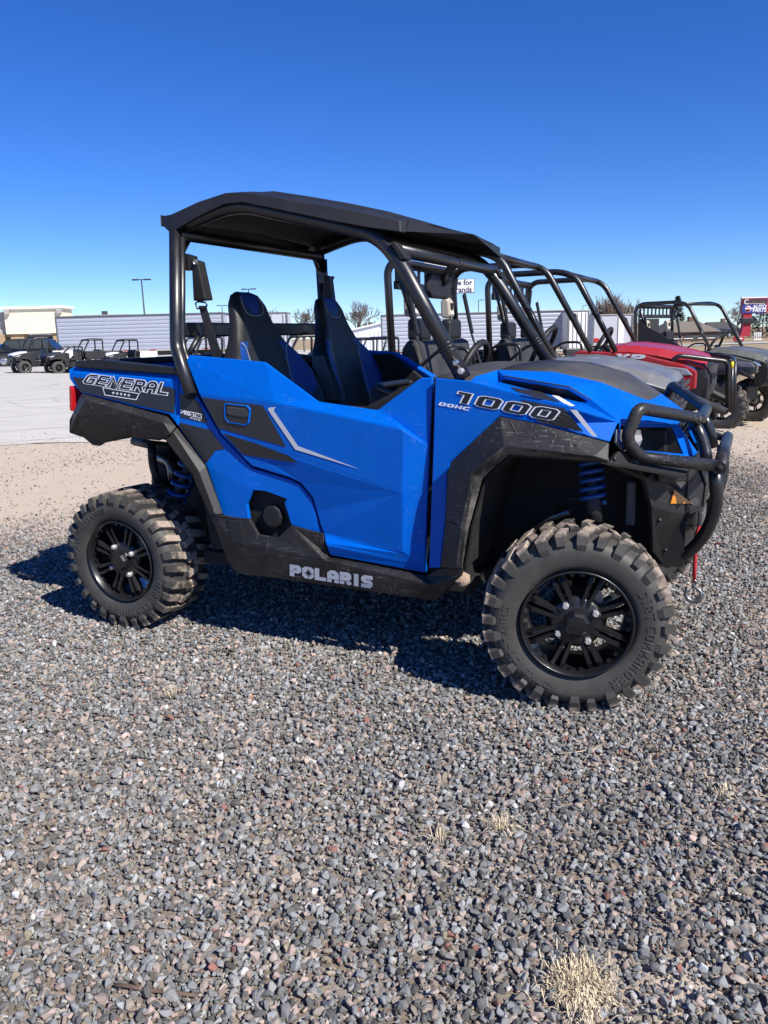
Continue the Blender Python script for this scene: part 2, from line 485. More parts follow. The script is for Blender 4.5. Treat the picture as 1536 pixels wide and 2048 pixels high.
def ground_mat():
    n = NT('ground_soil')
    P = n.world_pos(); x, y, z = n.sep(P)[:3]
    v = n.math('ADD', n.math('MULTIPLY', x, float(EDGE_N[0])), n.math('MULTIPLY', y, float(EDGE_N[1])))
    vv = n.math('ADD', v, n.math('MULTIPLY', n.math('SUBTRACT', n.noise(.9, 5, .65, P), .5), 2.2))
    rm = n.n.new('ShaderNodeMapRange'); rm.inputs[1].default_value = .7; rm.inputs[2].default_value = 2.4; n.l.new(vv, rm.inputs[0])
    rx = n.n.new('ShaderNodeMapRange'); rx.inputs[1].default_value = 2.1; rx.inputs[2].default_value = 2.6; n.l.new(x, rx.inputs[0])
    bare = n.math('MULTIPLY', rx.outputs[0], n.ramp(n.noise(1.7, 4, .6, P), [(.42, 0.0), (.56, 1.0)]))
    dirt_f = n.math('MAXIMUM', rm.outputs[0], bare)
    # crushed stone seen from afar
    vo = n.n.new('ShaderNodeTexVoronoi'); vo.inputs['Scale'].default_value = 62; n.l.new(P, vo.inputs['Vector'])
    cell = n.sep(vo.outputs['Color'])[0]
    stone = n.ramp(cell, [(0, (.10, .105, .11)), (.35, (.17, .175, .18)), (.62, (.24, .24, .235)), (.8, (.36, .30, .25)), (.93, (.40, .28, .23)), (1, (.62, .60, .57))])
    soil = n.mix(n.noise(26, 6, .7, P), (.44, .345, .255), (.61, .495, .38))
    soil = n.mix(n.math('MULTIPLY', n.noise(2.2, 5, .6, P), .7), soil, (.62, .52, .41))
    peb = n.ramp(n.noise(60, 3, .8, P), [(.58, 0.0), (.70, .7)])
    soil = n.mix(peb, soil, n.mix(cell, (.13, .12, .115), (.40, .33, .28)))
    gaps = n.mix(n.noise(40, 4, .6, P), (.13, .105, .085), (.33, .265, .205))
    near = n.mix(n.ramp(cell, [(.45, 0.0), (.5, .75)]), gaps, stone)
    # dry grass field far off
    far = n.n.new('ShaderNodeMapRange'); far.inputs[1].default_value = 10.0; far.inputs[2].default_value = 24.0; n.l.new(y, far.inputs[0])
    straw = n.mix(n.noise(.35, 8, .75, P), (.20, .15, .085), (.50, .40, .25))
    straw = n.mix(n.math('MULTIPLY', n.noise(3.0, 6, .8, P), .5), straw, (.30, .22, .13))
    c = n.mix(dirt_f, near, soil); c = n.mix(far.outputs[0], c, straw)
    n.set(Base_Color=c, Roughness=.95, Specular_IOR_Level=.2)
    n.bump(n.math('ADD', n.math('MULTIPLY', cell, .6), n.noise(90, 4, .7, P)), .7, .012)
    return n.m


M['ground'] = ground_mat()
g = MB()
radii = [0.0, .5] + list(np.geomspace(1.0, 3200.0, 120)); NA = 144
vs = []
for r in radii:
    for k in range(NA):
        a = 2 * math.pi * k / NA
        X, Y = CAM[0] + r * math.cos(a), CAM[1] + r * math.sin(a)
        vs.append((X, Y, land(X, Y)))
fs = []
for i in range(len(radii) - 1):
    for k in range(NA):
        k2 = (k + 1) % NA
        fs.append([i * NA + k, (i + 1) * NA + k, (i + 1) * NA + k2, i * NA + k2])
g.add(vs, fs, True)
tag(g.build('ground', M['ground']), kind='structure')


def slab(name, mat, e0, e1, n0, n1, lift, ne=60, nn=50, wob=0.0, kind='structure'):
    """a paved sheet lying on the land, in coordinates along and across the gravel edge"""
    es = np.linspace(e0, e1, ne); ns = n0 + (n1 - n0) * np.linspace(0, 1, nn) ** 2.0
    vs = []
    for j, b in enumerate(ns):
        for a in es:
            bb = b + (wob * (math.sin(a * 1.3) + .6 * math.sin(a * 3.7 + 1) + .5 * math.sin(a * 9.1)) if j == 0 else 0)
            q = EDGE_E * (e0 + (a - e0) * (min(e1, 8 + .45 * bb) - e0) / (e1 - e0)) + EDGE_N * bb
            vs.append((q[0], q[1], land(q[0], q[1]) + min(lift, .006 + max(0, b - n0) * .004)))
    fs = [[j * ne + i, j * ne + i + 1, (j + 1) * ne + i + 1, (j + 1) * ne + i] for j in range(nn - 1) for i in range(ne - 1)]
    mb = MB(); mb.add(vs, fs, True)
    return tag(mb.build(name, mat, fix=False), kind=kind)


def concrete_mat():
    n = NT('pale_concrete'); P = n.world_pos()
    base = n.mix(n.noise(.35, 6, .6, P), (.45, .425, .37), (.61, .575, .50))
    base = n.mix(n.math('MULTIPLY', n.noise(6, 6, .7, P), .5), base, (.50, .47, .415))
    # rubber marks of turning tyres: wide arcs
    marks = None
    for cx, cy, sc, wd in ((-14, 3, .55, .55), (-9, 16, .31, .5), (-26, 12, .22, .6)):
        mp = n.n.new('ShaderNodeMapping'); mp.inputs['Location'].default_value = (-cx, -cy, 0); n.l.new(P, mp.inputs['Vector'])
        w = n.n.new('ShaderNodeTexWave'); w.wave_type = 'RINGS'; w.rings_direction = 'Z'; w.inputs['Scale'].default_value = sc; w.inputs['Distortion'].default_value = 2.2; w.inputs['Detail'].default_value = 3
        n.l.new(mp.outputs[0], w.inputs['Vector'])
        k = n.math('MULTIPLY', n.ramp(w.outputs['Fac'], [(.93, 0.0), (.985, 1.0)]), n.ramp(n.noise(.3, 2, .5, mp.outputs[0]), [(.42, 0.0), (.62, 1.0)]))
        marks = k if marks is None else n.math('MAXIMUM', marks, k)
    c = n.mix(n.math('MULTIPLY', marks, .38), base, (.16, .155, .15))
    st = n.ramp(n.noise(.8, 5, .6, n.mapping((.25, 2.6, 1), (0, 0, rad(28)), P)), [(.52, 0.0), (.72, .35)])
    c = n.mix(st, c, (.25, .245, .235))
    n.set(Base_Color=c, Roughness=.9)
    n.bump(n.noise(60, 5, .7, P), .3, .004)
    return n.m


M['concrete'] = concrete_mat()
slab('concrete_lot', M['concrete'], -95, 130, 7.55, 120, .03, 120, 70, wob=.12)


def stone_mat():
    n = NT('crushed_stone')
    at_ = n.n.new('ShaderNodeAttribute'); at_.attribute_type = 'INSTANCER'; at_.attribute_name = 'tint'
    f = n.noise(60, 4, .65)
    c = n.mix(n.ramp(f, [(.35, 0.0), (.7, 1.0)]), n.mix(.62, at_.outputs['Color'], (0, 0, 0)), at_.outputs['Color'], 'MIX')
    c = n.mix(n.math('MULTIPLY', f, .18), c, (.44, .37, .30))
    n.set(Base_Color=c, Roughness=.82, Specular_IOR_Level=.3)
    n.bump(n.noise(140, 4, .7), .35, .003)
    return n.m


M['stone'] = stone_mat()
stones = bpy.data.collections.new('stone_shapes')
for i in range(14):
    bm = bmesh.new()
    sx, sy, sz = rng.uniform(.9, 1.4), rng.uniform(.65, 1.0), rng.uniform(.5, .85)
    for k in range(11 + i % 3):
        d = unit(rng.normal(size=3)); d = d * rng.uniform(.82, 1.12)
        bm.verts.new((d[0] * sx * .5, d[1] * sy * .5, d[2] * sz * .5))
    hull = bmesh.ops.convex_hull(bm, input=bm.verts[:])
    bmesh.ops.delete(bm, geom=[q for q in hull['geom_interior'] if isinstance(q, bmesh.types.BMVert)], context='VERTS')
    bmesh.ops.bevel(bm, geom=bm.edges[:], offset=.035, segments=1, affect='EDGES')
    me = bpy.data.meshes.new('stone'); bm.to_mesh(me); bm.free(); me.materials.append(M['stone'])
    so = bpy.data.objects.new('stone', me); stones.objects.link(so)


def fnoise(x, y, seed, sc):
    """cheap smooth noise for planting densities"""
    r = np.random.default_rng(seed); out = np.zeros_like(x)
    for o in range(5):
        a = r.uniform(0, 2 * np.pi, 4); f = sc * 1.8 ** o
        for q in a: out += np.sin(f * (x * np.cos(q) + y * np.sin(q)) + r.uniform(0, 6.28)) / (1.6 ** o) / 4
    return out


def scatter(name, N, box, keep, smin, smax, zoff, label, tint_shift=0.0):
    x = rng.uniform(box[0], box[1], N); y = rng.uniform(box[2], box[3], N)
    k = keep(x, y); x, y = x[k], y[k]; n = len(x)
    s = np.clip(rng.lognormal(math.log((smin * smax) ** .5), .42, n), smin * .45, smax * 1.5)
    z = np.array([land(a, b) for a, b in zip(x, y)]) + s * zoff + rng.uniform(-.004, .007, n)
    me = bpy.data.meshes.new(name); me.vertices.add(n)
    me.vertices.foreach_set('co', np.stack([x, y, z], 1).ravel())
    rot = np.stack([rng.normal(0, .45, n), rng.normal(0, .45, n), rng.uniform(0, 6.283, n)], 1)
    a = me.attributes.new('rot', 'FLOAT_VECTOR', 'POINT'); a.data.foreach_set('vector', rot.ravel())
    a = me.attributes.new('scl', 'FLOAT', 'POINT'); a.data.foreach_set('value', s)
    a = me.attributes.new('pick', 'INT', 'POINT'); a.data.foreach_set('value', rng.integers(0, 14, n))
    u = rng.random(n); t = np.zeros((n, 4)); t[:, 3] = 1
    pal = [(.46, (.224, .240, .246), .36), (.60, (.105, .112, .114), .25), (.71, (.40, .405, .395), .18), (.83, (.38, .32, .265), .22), (.925, (.46, .35, .30), .18), (.975, (.25, .21, .15), .3), (.985, (.30, .11, .085), .2), (1.01, (.76, .74, .70), .1)]
    lo = 0
    for hi, c, var in pal:
        q = (u >= lo) & (u < hi); lo = hi
        t[q, :3] = np.array(c) * (1 + rng.normal(0, var, q.sum()))[:, None]
    dust = (np.clip(fnoise(x, y, 33, 1.6), 0, 1) * .10)[:, None]; t[:, :3] = t[:, :3] * (1 - dust) + np.array((.46, .39, .31)) * dust
    t[:, :3] = np.clip(t[:, :3] * (1.18 + .14 * fnoise(x, y, 5, 1.1))[:, None], .03, .82)
    a = me.attributes.new('tint', 'FLOAT_COLOR', 'POINT'); a.data.foreach_set('color', t.ravel())
    me.materials.append(M['stone'])
    o = bpy.data.objects.new(name, me); COL.objects.link(o)
    ng = bpy.data.node_groups.new(name + '_nodes', 'GeometryNodeTree')
    ng.interface.new_socket('Geometry', in_out='INPUT', socket_type='NodeSocketGeometry'); ng.interface.new_socket('Geometry', in_out='OUTPUT', socket_type='NodeSocketGeometry')
    nd = ng.nodes; li = nd.new('NodeGroupInput'); lo_ = nd.new('NodeGroupOutput')
    m2p = nd.new('GeometryNodeMeshToPoints'); iop = nd.new('GeometryNodeInstanceOnPoints'); ci = nd.new('GeometryNodeCollectionInfo')
    ci.inputs['Collection'].default_value = stones; ci.inputs['Separate Children'].default_value = True; ci.inputs['Reset Children'].default_value = True

    def na(nm, ty):
        q = nd.new('GeometryNodeInputNamedAttribute'); q.data_type = ty; q.inputs['Name'].default_value = nm; return q.outputs['Attribute']
    e2r = nd.new('FunctionNodeEulerToRotation')
    L = ng.links
    L.new(na('rot', 'FLOAT_VECTOR'), e2r.inputs[0])
    L.new(li.outputs[0], m2p.inputs['Mesh']); L.new(m2p.outputs[0], iop.inputs['Points']); L.new(ci.outputs[0], iop.inputs['Instance'])
    iop.inputs['Pick Instance'].default_value = True
    L.new(na('pick', 'INT'), iop.inputs['Instance Index']); L.new(e2r.outputs[0], iop.inputs['Rotation']); L.new(na('scl', 'FLOAT'), iop.inputs['Scale'])
    L.new(iop.outputs[0], lo_.inputs[0])
    md = o.modifiers.new('scatter', 'NODES'); md.node_group = ng
    return tag(o, label, 'gravel', kind='stuff')


def vcoord(x, y): return EDGE_N[0] * x + EDGE_N[1] * y


def gravel_p(x, y):
    v = vcoord(x, y) + .55 * fnoise(x, y, 3, 1.5)
    p = np.clip((2.5 - v) / 1.8, 0, 1) ** 1.4
    patch = fnoise(x, y, 21, 1.3) + 1.15 * np.clip((x - 2.15) / .5, 0, 1.0) * np.clip((y + 1.7) / .9, 0, 1)
    p = p * np.clip(1.0 - 1.3 * np.clip(patch - .7, 0, .7), .09, 1)
    return p


def in_view(x, y, marg):
    dx, dy = x - CAM[0], y - CAM[1]; s = dx * HF[0] + dy * HF[1]; t = dx * HR[0] + dy * HR[1]
    return (s > .7 - .5 * marg) & (np.abs(t) < .56 * s + marg)


def keep_main(x, y):
    d_ = np.hypot(x - CAM[0], y - CAM[1])
    return in_view(x, y, 1.7) & (rng.random(len(x)) < gravel_p(x, y) * np.clip(4.6 / d_, 0, 1) ** 2.0)


def keep_dirt(x, y):
    return in_view(x, y, 1.2) & (rng.random(len(x)) < np.clip(1.0 - gravel_p(x, y), 0, 1) * np.clip(.4 + .6 * fnoise(x, y, 9, 1.7), .15, 1))


scatter('gravel', 1600000, (-4.8, 5.6, -3.9, 8.4), keep_main, .0096, .0200, .33, 'grey and pink crushed stone gravel around the blue machine')
scatter('loose_pebbles', 60000, (-7.5, 5.0, -2.6, 9.0), keep_dirt, .008, .022, .15, 'small loose pebbles scattered over the tan dirt')

# ------------------------------------------------------------------ wheels
def polar_quads(quads, r0, r1, a_start, a_end, y, lift):
    """lettering bent round a sidewall: u runs along the arc, v outwards; y(r) gives the sidewall surface"""
    mb = MB()
    for q in quads:
        vs = []
        for (u, v) in q:
            a = lerp(a_start, a_end, u); r = lerp(r0, r1, v)
            vs.append((r * math.cos(a), y(r) - lift, r * math.sin(a)))
        b = [(c[0], c[1] + lift + .002, c[2]) for c in vs]
        mb.add(vs + b, [(0, 1, 2, 3), (0, 4, 5, 1), (1, 5, 6, 2), (2, 6, 7, 3), (3, 7, 4, 0)])
    return mb


def make_tyre(R, rim_r, hw, lugs, letters=None, lug_h=.027, seg=72):
    """tyre about the Y axis, outer face towards -Y; hw half width. returns carcass, tread, lettering"""
    Rc = R - lug_h
    prof = [(-hw * .70, rim_r * .985), (-hw * .86, rim_r + .004), (-hw * .955, rim_r + .022), (-hw * 1.0, (rim_r + Rc) * .5 + .01), (-hw * .985, Rc - .035), (-hw * .90, Rc - .012), (-hw * .72, Rc - .001), (-hw * .35, Rc + .003), (0, Rc + .004)]
    prof = prof + [(-a, b) for a, b in prof[-2::-1]]
    car = MB().lathe(prof, seg)
    tread = MB()

    def block(a0, da, y0, y1, sk, rb, rt, rt1):
        """one lug: angular centre a0, half angle da, from y0 to y1, skewed by sk"""
        vs = []
        for (y, t, a_off) in ((y0, rt, 0), (y1, rt1, sk)):
            for (r, k) in ((rb, 1.12), (t, .86)):
                for s in (-1, 1):
                    a = a0 + a_off + s * da * k
                    vs.append((r * math.cos(a), y, r * math.sin(a)))
        # order: y0: b-,b+,t-,t+ ; y1: b-,b+,t-,t+
        tread.add(vs, [(0, 2, 3, 1), (4, 5, 7, 6), (2, 6, 7, 3), (0, 4, 6, 2), (1, 3, 7, 5)])
    st = 2 * math.pi / lugs
    for side in (-1, 1):
        for k in range(lugs):
            a0 = k * st + (0 if side < 0 else st * .5) + random.uniform(-.016, .016)
            big = k % 2 == 0
            da = st * (.27 if big else .22)
            # tread block running from the shoulder to the middle
            block(a0, da, side * hw * .93, side * hw * (.12 if big else .38), side * .10 * (1 if big else .6), Rc - .012, R - .004, R)
            # shoulder foot on the sidewall
            rin = Rc - (.046 if big else .026)
            vs = []
            for (r, yy, w) in ((rin, .975, .8), (Rc - .016, 1.035, .95), (R - .006, .945, .86)):
                for s in (-1, 1):
                    a = a0 + s * da * w
                    vs.append((r * math.cos(a), side * hw * yy, r * math.sin(a)))
                for s in (-1, 1):
                    a = a0 + s * da * w
                    vs.append((r * math.cos(a), side * hw * .80, r * math.sin(a)))
            tread.add(vs, [(0, 1, 5, 4), (4, 5, 9, 8), (8, 9, 11, 10), (0, 4, 6, 2), (4, 8, 10, 6), (1, 3, 7, 5), (5, 7, 11, 9), (0, 2, 3, 1)])
        if side < 0:
            pass
    for k in range(lugs):                       # centre blocks
        block(k * st + st * .25, st * .22, -hw * .20, hw * .20, .05, Rc - .01, R - .001, R - .001)
    let = MB()
    if letters:
        ymid = lambda r: float(np.interp(r, [prof[i][1] for i in range(1, 5)], [prof[i][0] for i in range(1, 5)]))
        for (s, a0, a1, rr0, rr1, w) in letters:
            q = polar_quads(text_quads(s, w), rr0, rr1, a0, a1, ymid, .0022)
            let.add(q.v, q.f)
    return car, tread, let


def make_rim(rim_r, hw, face, spokes=8):
    """gloss wheel: barrel, paired spokes; face = y of the spoke face (negative = outwards)"""
    b = MB()
    b.lathe([(face - .020, rim_r * 1.0), (face - .027, rim_r * .985), (face - .022, rim_r * .955), (face + .004, rim_r * .925), (face + .05, rim_r * .875), (hw * .2, rim_r * .86), (hw * .75, rim_r * .9), (hw * .86, rim_r * 1.0)], 64)
    s = MB()
    for k in range(spokes):
        a = 2 * math.pi * (k + .25) / spokes
        ca, sa = math.cos(a), math.sin(a)

        def P(r, t, y): return (r * ca - t * sa, y, r * sa + t * ca)
        for sd in (-1, 1):
            t0, t1 = sd * .0098, sd * .0150
            w0, w1 = .0085, .0125
            y0, y1 = face + .006, face + .000
            vs = []
            for (r, t, w, y) in ((.05, t0, w0, y0), (rim_r * .80, t1, w1, y1 - .002), (rim_r * .93, t1 * 1.15, w1 * .9, y1 + .012)):
                vs += [P(r, t - w, y + .024), P(r, t - w * .55, y - .002), P(r, t + w * .55, y - .002), P(r, t + w, y + .024)]
            fs = []
            for i in (0, 1):
                for j in range(3): fs.append((i * 4 + j, i * 4 + j + 1, i * 4 + 5 + j, i * 4 + 4 + j))
            fs += [(8, 9, 10, 11)]
            s.add(vs, fs)
        # web between the pair, set back, with a pocket near the rim
        s.add([P(.04, -.010, face + .02), P(.04, .010, face + .02), P(rim_r * .55, .014, face + .022), P(rim_r * .55, -.014, face + .022)], [(0, 1, 2, 3)])
        # lugs at the bead ring
        aa = a + math.pi / spokes
        for da in (-.10, .10):
            s.box(((rim_r * .905) * math.cos(aa + da), face + .006, (rim_r * .905) * math.sin(aa + da)), (.014, .012, .014), Matrix.Rotation(-(aa + da), 3, 'Y'))
    s.lathe([(face + .03, .092), (face + .014, .090), (face + .006, .080), (face + .002, .048), (face + .001, 0.0001)], 32, smooth=True)
    return b, s


def hub_cap(face):
    c = MB()
    c.lathe([(face + .004, .046), (face - .022, .042), (face - .031, .034), (face - .0325, .0001)], 8, smooth=False)
    return c


def nut(face, k, n=4, rr=.072, off=.35):
    a = 2 * math.pi * k / n + off
    c = (rr * math.cos(a), 0, rr * math.sin(a))
    return MB().lathe([(face + .004, .0115), (face - .013, .0115), (face - .016, .009), (face - .016, .0001)], 6, c=c, smooth=False)


class WheelKit:
    """shared mesh data for one wheel kind, outer face -Y"""
    def __init__(self, R, rim_r, hw, face, lugs, letters, tyre_m, rim_m, spokes=8, lug_h=.026):
        car, tread, let = make_tyre(R, rim_r, hw, lugs, letters, lug_h)
        b, s = make_rim(rim_r * 1.02, hw, face, spokes)
        disc = MB().lathe([(face + .07, .105), (face + .075, .105), (face + .075, .02)], 32)
        disc.box((.07, face + .07, .06), (.06, .05, .05))
        self.d = [('tyre', car.data('tyre', tyre_m)), ('tread', tread.data('tread', tyre_m)), ('rim', b.data('rim', rim_m)), ('spokes', s.data('spokes', rim_m)), ('hub_cap', hub_cap(face).data('hub_cap', rim_m)), ('brake_disc', disc.data('brake_disc', M['steel']))]
        if letters: self.d.append(('raised_lettering', let.data('raised_lettering', tyre_m)))
        self.nuts = [nut(face, k).data('lug_nut', M['galv']) for k in range(4)]

    def put(self, parent, loc, rz=0.0, spin=0.0, simple=False):
        w = empty('wheel', loc, rz, parent); w.rotation_mode = 'ZYX'
        w.rotation_euler = (0, 0, 0)
        w.matrix_basis = Matrix.Translation(loc) @ Matrix.Rotation(rz, 4, 'Z') @ Matrix.Rotation(spin, 4, 'Y')
        for nm, me in self.d:
            if simple and nm in ('raised_lettering', 'brake_disc'): continue
            o = bpy.data.objects.new(nm, me); link(o, w)
            if nm in ('tread', 'raised_lettering'): o['kind'] = 'stuff'
        if not simple:
            for me in self.nuts: link(bpy.data.objects.new('lug_nut', me), w)
        return w


PI = math.pi
LET_F = [('DIRT COMMANDER', rad(20), rad(-72), .226, .258, 1.5), ('27X9.00-14NHS', rad(-122), rad(-206), .230, .252, 1.2)]
LET_R = [('DIRT COMMANDER', rad(-28), rad(-128), .226, .258, 1.5), ('27X11.00-14NHS', rad(-188), rad(-272), .230, .252, 1.2)]
KIT_F = WheelKit(.323, .186, .112, -.088, 28, LET_F, M['tyre'], M['gloss_black'])
KIT_R = WheelKit(.320, .184, .138, -.105, 28, LET_R, M['tyre'], M['gloss_black'])

# ------------------------------------------------------------------ the blue side-by-side
UTV = empty('side_by_side_vehicle', (0, 0, 0))
tag(UTV, 'blue and black two-seat side-by-side with black roof and front bull bar, nearest in the row', 'utility vehicle', 'side-by-sides parked in a row on the gravel')
SKIN_V, SKIN_F = [], []


def pts(V):
    return {k: np.array(at(*q)) for k, q in V.items()}


def panel(name, V, F, mat, parent, out=(0, -1, 0), solid=.02, bevel=.004, mirror=True, skin=True, raw=False, label=None):
    P = V if raw else pts(V); keys = list(P); idx = {k: i for i, k in enumerate(keys)}
    vs = [P[k] for k in keys]; fs = []
    out = np.array(out, float)
    for f in F:
        ii = [idx[k] for k in f.split()]
        nn = sum((np.cross(vs[ii[j]], vs[ii[(j + 1) % len(ii)]]) for j in range(len(ii))), np.zeros(3))
        if nn @ out < 0: ii = ii[::-1]
        fs.append(ii)
    if skin:
        o = len(SKIN_V); SKIN_V.extend([tuple(q) for q in vs]); SKIN_F.extend([[i + o for i in f] for f in fs])
    mb = MB().add(vs, fs)
    a = mb.build(name, mat, parent, solid=solid, bevel=bevel, blim=6.0)
    if label: a['label'] = label
    b = mb.mirror_y().build(name, mat, parent, solid=solid, bevel=bevel, blim=6.0) if mirror else None
    return a, b


def planar(V, keys):
    """lay the named points on their common best plane, each along its own sight line"""
    Q = np.array([at(*V[k]) for k in keys]); A = np.c_[Q[:, 0], Q[:, 2], np.ones(len(Q))]
    co = np.linalg.lstsq(A, Q[:, 1], rcond=None)[0]
    for k in keys:
        px, py, Y = V[k]
        for it in range(8): q = at(px, py, Y); Y = float(co @ [q[0], q[2], 1])
        V[k] = (px, py, Y)


def on_plane(V, k, a, b, c):
    """slide one point along its sight line onto the plane of three others"""
    A, B, C = (np.array(at(*V[q])) for q in (a, b, c)); nn = np.cross(B - A, C - A)
    d = ray(V[k][0], V[k][1]); t = ((A - CAM) @ nn) / (d @ nn); V[k] = (V[k][0], V[k][1], float((CAM + t * d)[1]))


# ---- door
door_V = dict(a1=(372, 722, -.668), a2=(378, 709, -.655), a3=(530, 723, -.655), a4=(638, 802, -.676), a5=(755, 819, -.676), a6=(842, 755, -.655), a7=(866, 754, -.655),
              k1=(397, 787, -.706), k2=(550, 804, -.710), k3=(807, 859, -.716), e1=(860, 895, -.672), k4=(804, 987, -.716), k5=(803, 1105, -.694), e2=(850, 1131, -.676), e3=(852, 1147, -.668),
              s2=(442, 869, -.706), s3=(486, 915, -.704), s4=(504, 933, -.702), s5=(582, 957, -.698), s6=(602, 967, -.696), s7=(625, 996, -.692), w2=(633, 1023, -.686), s8=(640, 1050, -.688), s9=(647, 1068, -.690), s10=(651, 1089, -.718), s11=(660, 1111, -.70), w1=(520, 886, -.712))
planar(door_V, ['k1', 'k2', 'k3', 'k4', 'w1', 's2'])
door_F = ['a1 a2 a3 k2 k1', 'a3 a4 k2', 'k2 a4 a5 k3', 'a5 a6 a7 e1 k3', 'k1 k2 k3 k4 w1 s2', 's2 w1 k4 w2 s7 s6 s5 s4 s3', 'w2 k4 k5 s9 s8', 'k3 e1 e2 k5 k4', 's9 k5 e2 s10', 's10 e2 e3 s11']
door, door_l = panel('door', door_V, door_F, M['blue'], UTV, solid=.03, bevel=.006)
# ---- quarter panel behind the door
quarter_V = dict(q0=(359, 758, -.684), q1=(377, 756, -.684), q2=(398, 800, -.690), q3=(441, 871, -.692), q4=(485, 917, -.692), q5=(503, 936, -.692), q6=(581, 960, -.690), q7=(600, 970, -.688), q8=(623, 998, -.684), q9=(638, 1052, -.682), q10=(645, 1070, -.682),
                 h1=(582, 1050, -.690), h2=(568, 1006, -.692), h3=(573, 998, -.692), h4=(533, 983, -.695), h5=(506, 980, -.697), h6=(493, 1008, -.699), h7=(498, 1040, -.70), q11=(463, 1038, -.702), q12=(446, 1032, -.703), q13=(412, 931, -.706), q14=(356, 853, -.702))
planar(quarter_V, ['q0', 'q1', 'q2', 'q3', 'q4', 'q5', 'h4', 'h5', 'q13', 'q14'])
quarter_F = ['q0 q1 q2 q3 q4 q5 h4 h5 q13 q14', 'q5 q6 q7 q8 q9 q10 h1 h2 h3 h4', 'h5 h6 h7 q11 q12 q13']
panel('quarter_panel', quarter_V, quarter_F, M['blue'], UTV, solid=.02)
# ---- bed side
bed_V = dict(b0=(137, 739, -.676), b1=(149, 733, -.662), b2=(368, 750, -.662), b2b=(357, 762, -.682), b3=(355, 851, -.706), b4=(338, 829, -.706), b5=(264, 812, -.704), b6=(163, 786, -.702), b7=(146, 768, -.690), b8=(139, 757, -.684), b9=(147, 745, -.682))
planar(bed_V, ['b9', 'b2b', 'b3', 'b4', 'b5', 'b6', 'b7', 'b8'])
bed_F = ['b9 b2b b3 b4 b5 b6 b7 b8', 'b1 b2 b2b b9', 'b0 b1 b9 b8']
panel('bed_side', bed_V, bed_F, M['blue'], UTV, solid=.02)
# ---- rear skirt and flare
skirt_V = dict(t0=(163, 787, -.708), t1=(264, 813, -.712), t2=(335, 832, -.714), t3=(353, 853, -.714), u0=(170, 800, -.752), u1=(262, 826, -.758), u2=(328, 846, -.758), u3=(341, 868, -.752),
               w0=(152, 832, -.744), w1=(262, 858, -.742), w2=(331, 876, -.738), z0=(138, 866, -.690), z1=(167, 876, -.675), z2=(185, 891, -.67), z3=(200, 893, -.67), z4=(211, 886, -.675), z5=(264, 876, -.69), z6=(320, 882, -.70), y0=(138, 840, -.715), y1=(148, 820, -.725), y2=(158, 796, -.715))
skirt_F = ['t0 t1 u1 u0', 't1 t2 u2 u1', 't2 t3 u3 u2', 'u0 u1 w1 w0', 'u1 u2 w2 w1', 'u2 u3 w2', 'w0 w1 z5 z4 z3 z2 z1 z0', 'w1 w2 z6 z5', 't0 u0 y2', 'u0 w0 y1 y2', 'w0 z0 y0 y1']
panel('rear_skirt', skirt_V, skirt_F, M['scuffed_plastic'], UTV, solid=.02)
rf_V = dict(p0=(354, 854, -.728), p1=(412, 931, -.728), p2=(447, 1028, -.722), m0=(346, 863, -.758), m1=(397, 944, -.760), m2=(430, 1030, -.752), i0=(331, 879, -.715), i1=(386, 950, -.715), i1b=(390, 966, -.715), i2=(420, 1031, -.715))
rf_F = ['p0 p1 m1 m0', 'p1 p2 m2 m1', 'm0 m1 i1 i0', 'm1 m2 i2 i1b i1']
panel('rear_flare', rf_V, rf_F, M['scuffed_plastic'], UTV, solid=.02)
# ---- rocker
rk_V = dict(r0=(421, 1031, -.702), r1=(447, 1030, -.708), r2=(463, 1034, -.712), r3=(498, 1038, -.712), r4=(516, 1069, -.712), r5=(555, 1076, -.712), r6=(581, 1051, -.712), r7=(646, 1067, -.706), r8=(650, 1091, -.700), r9=(660, 1113, -.690), r10=(852, 1150, -.690), r11=(878, 1138, -.712), r12=(924, 1133, -.742), r13=(920, 1153, -.735), r14=(899, 1178, -.70), r15=(875, 1202, -.69), r16=(822, 1195, -.705), r17=(523, 1153, -.705), r18=(488, 1150, -.70), r19=(469, 1143, -.70), r20=(454, 1121, -.69), mA=(474, 1085, -.722), mB=(650, 1120, -.722), mC=(865, 1170, -.722))
rk_F = ['r0 r1 r2 r3 mA', 'r3 r4 r5 r6 mB mA', 'r6 r7 r8 r9 mB', 'r9 r10 mC mB', 'r10 r11 r12 r13 mC', 'r0 mA r20', 'mA mB mC r16 r17 r18 r19 r20', 'mC r13 r14 r15 r16']
panel('rocker_panel', rk_V, rk_F, M['scuffed_plastic'], UTV, solid=.02)
for (px, py) in ((549, 1137), (783, 1166)):
    q = at(px, py, -.698); MB().lathe([(0, .013), (-.006, .013), (-.008, .006), (-.003, .005), (-.003, .0001)], 14, c=q).build('fastener', M['black_plastic'], UTV)
# pocket in the rocker (step) and the vent in the quarter panel
MB().prism([at(455, 1038, -.716), at(480, 1045, -.717), at(488, 1090, -.724), at(463, 1082, -.722)], (0, .01, 0)).build('step_pocket', M['void'], UTV)
hole = [at(506, 980, -.66), at(533, 983, -.66), at(573, 998, -.66), at(568, 1006, -.66), at(582, 1050, -.66), at(555, 1076, -.66), at(516, 1069, -.66), at(498, 1038, -.66), at(493, 1008, -.66)]
MB().prism(hole, (0, .03, 0)).build('vent_recess', M['void'], UTV)
q = at(549, 1032, -.66); MB().lathe([(0, .052), (-.018, .050), (-.024, .040), (-.024, .0001)], 10, c=q, smooth=False).build('fuel_cap', M['black_plastic'], UTV, bevel=.003)
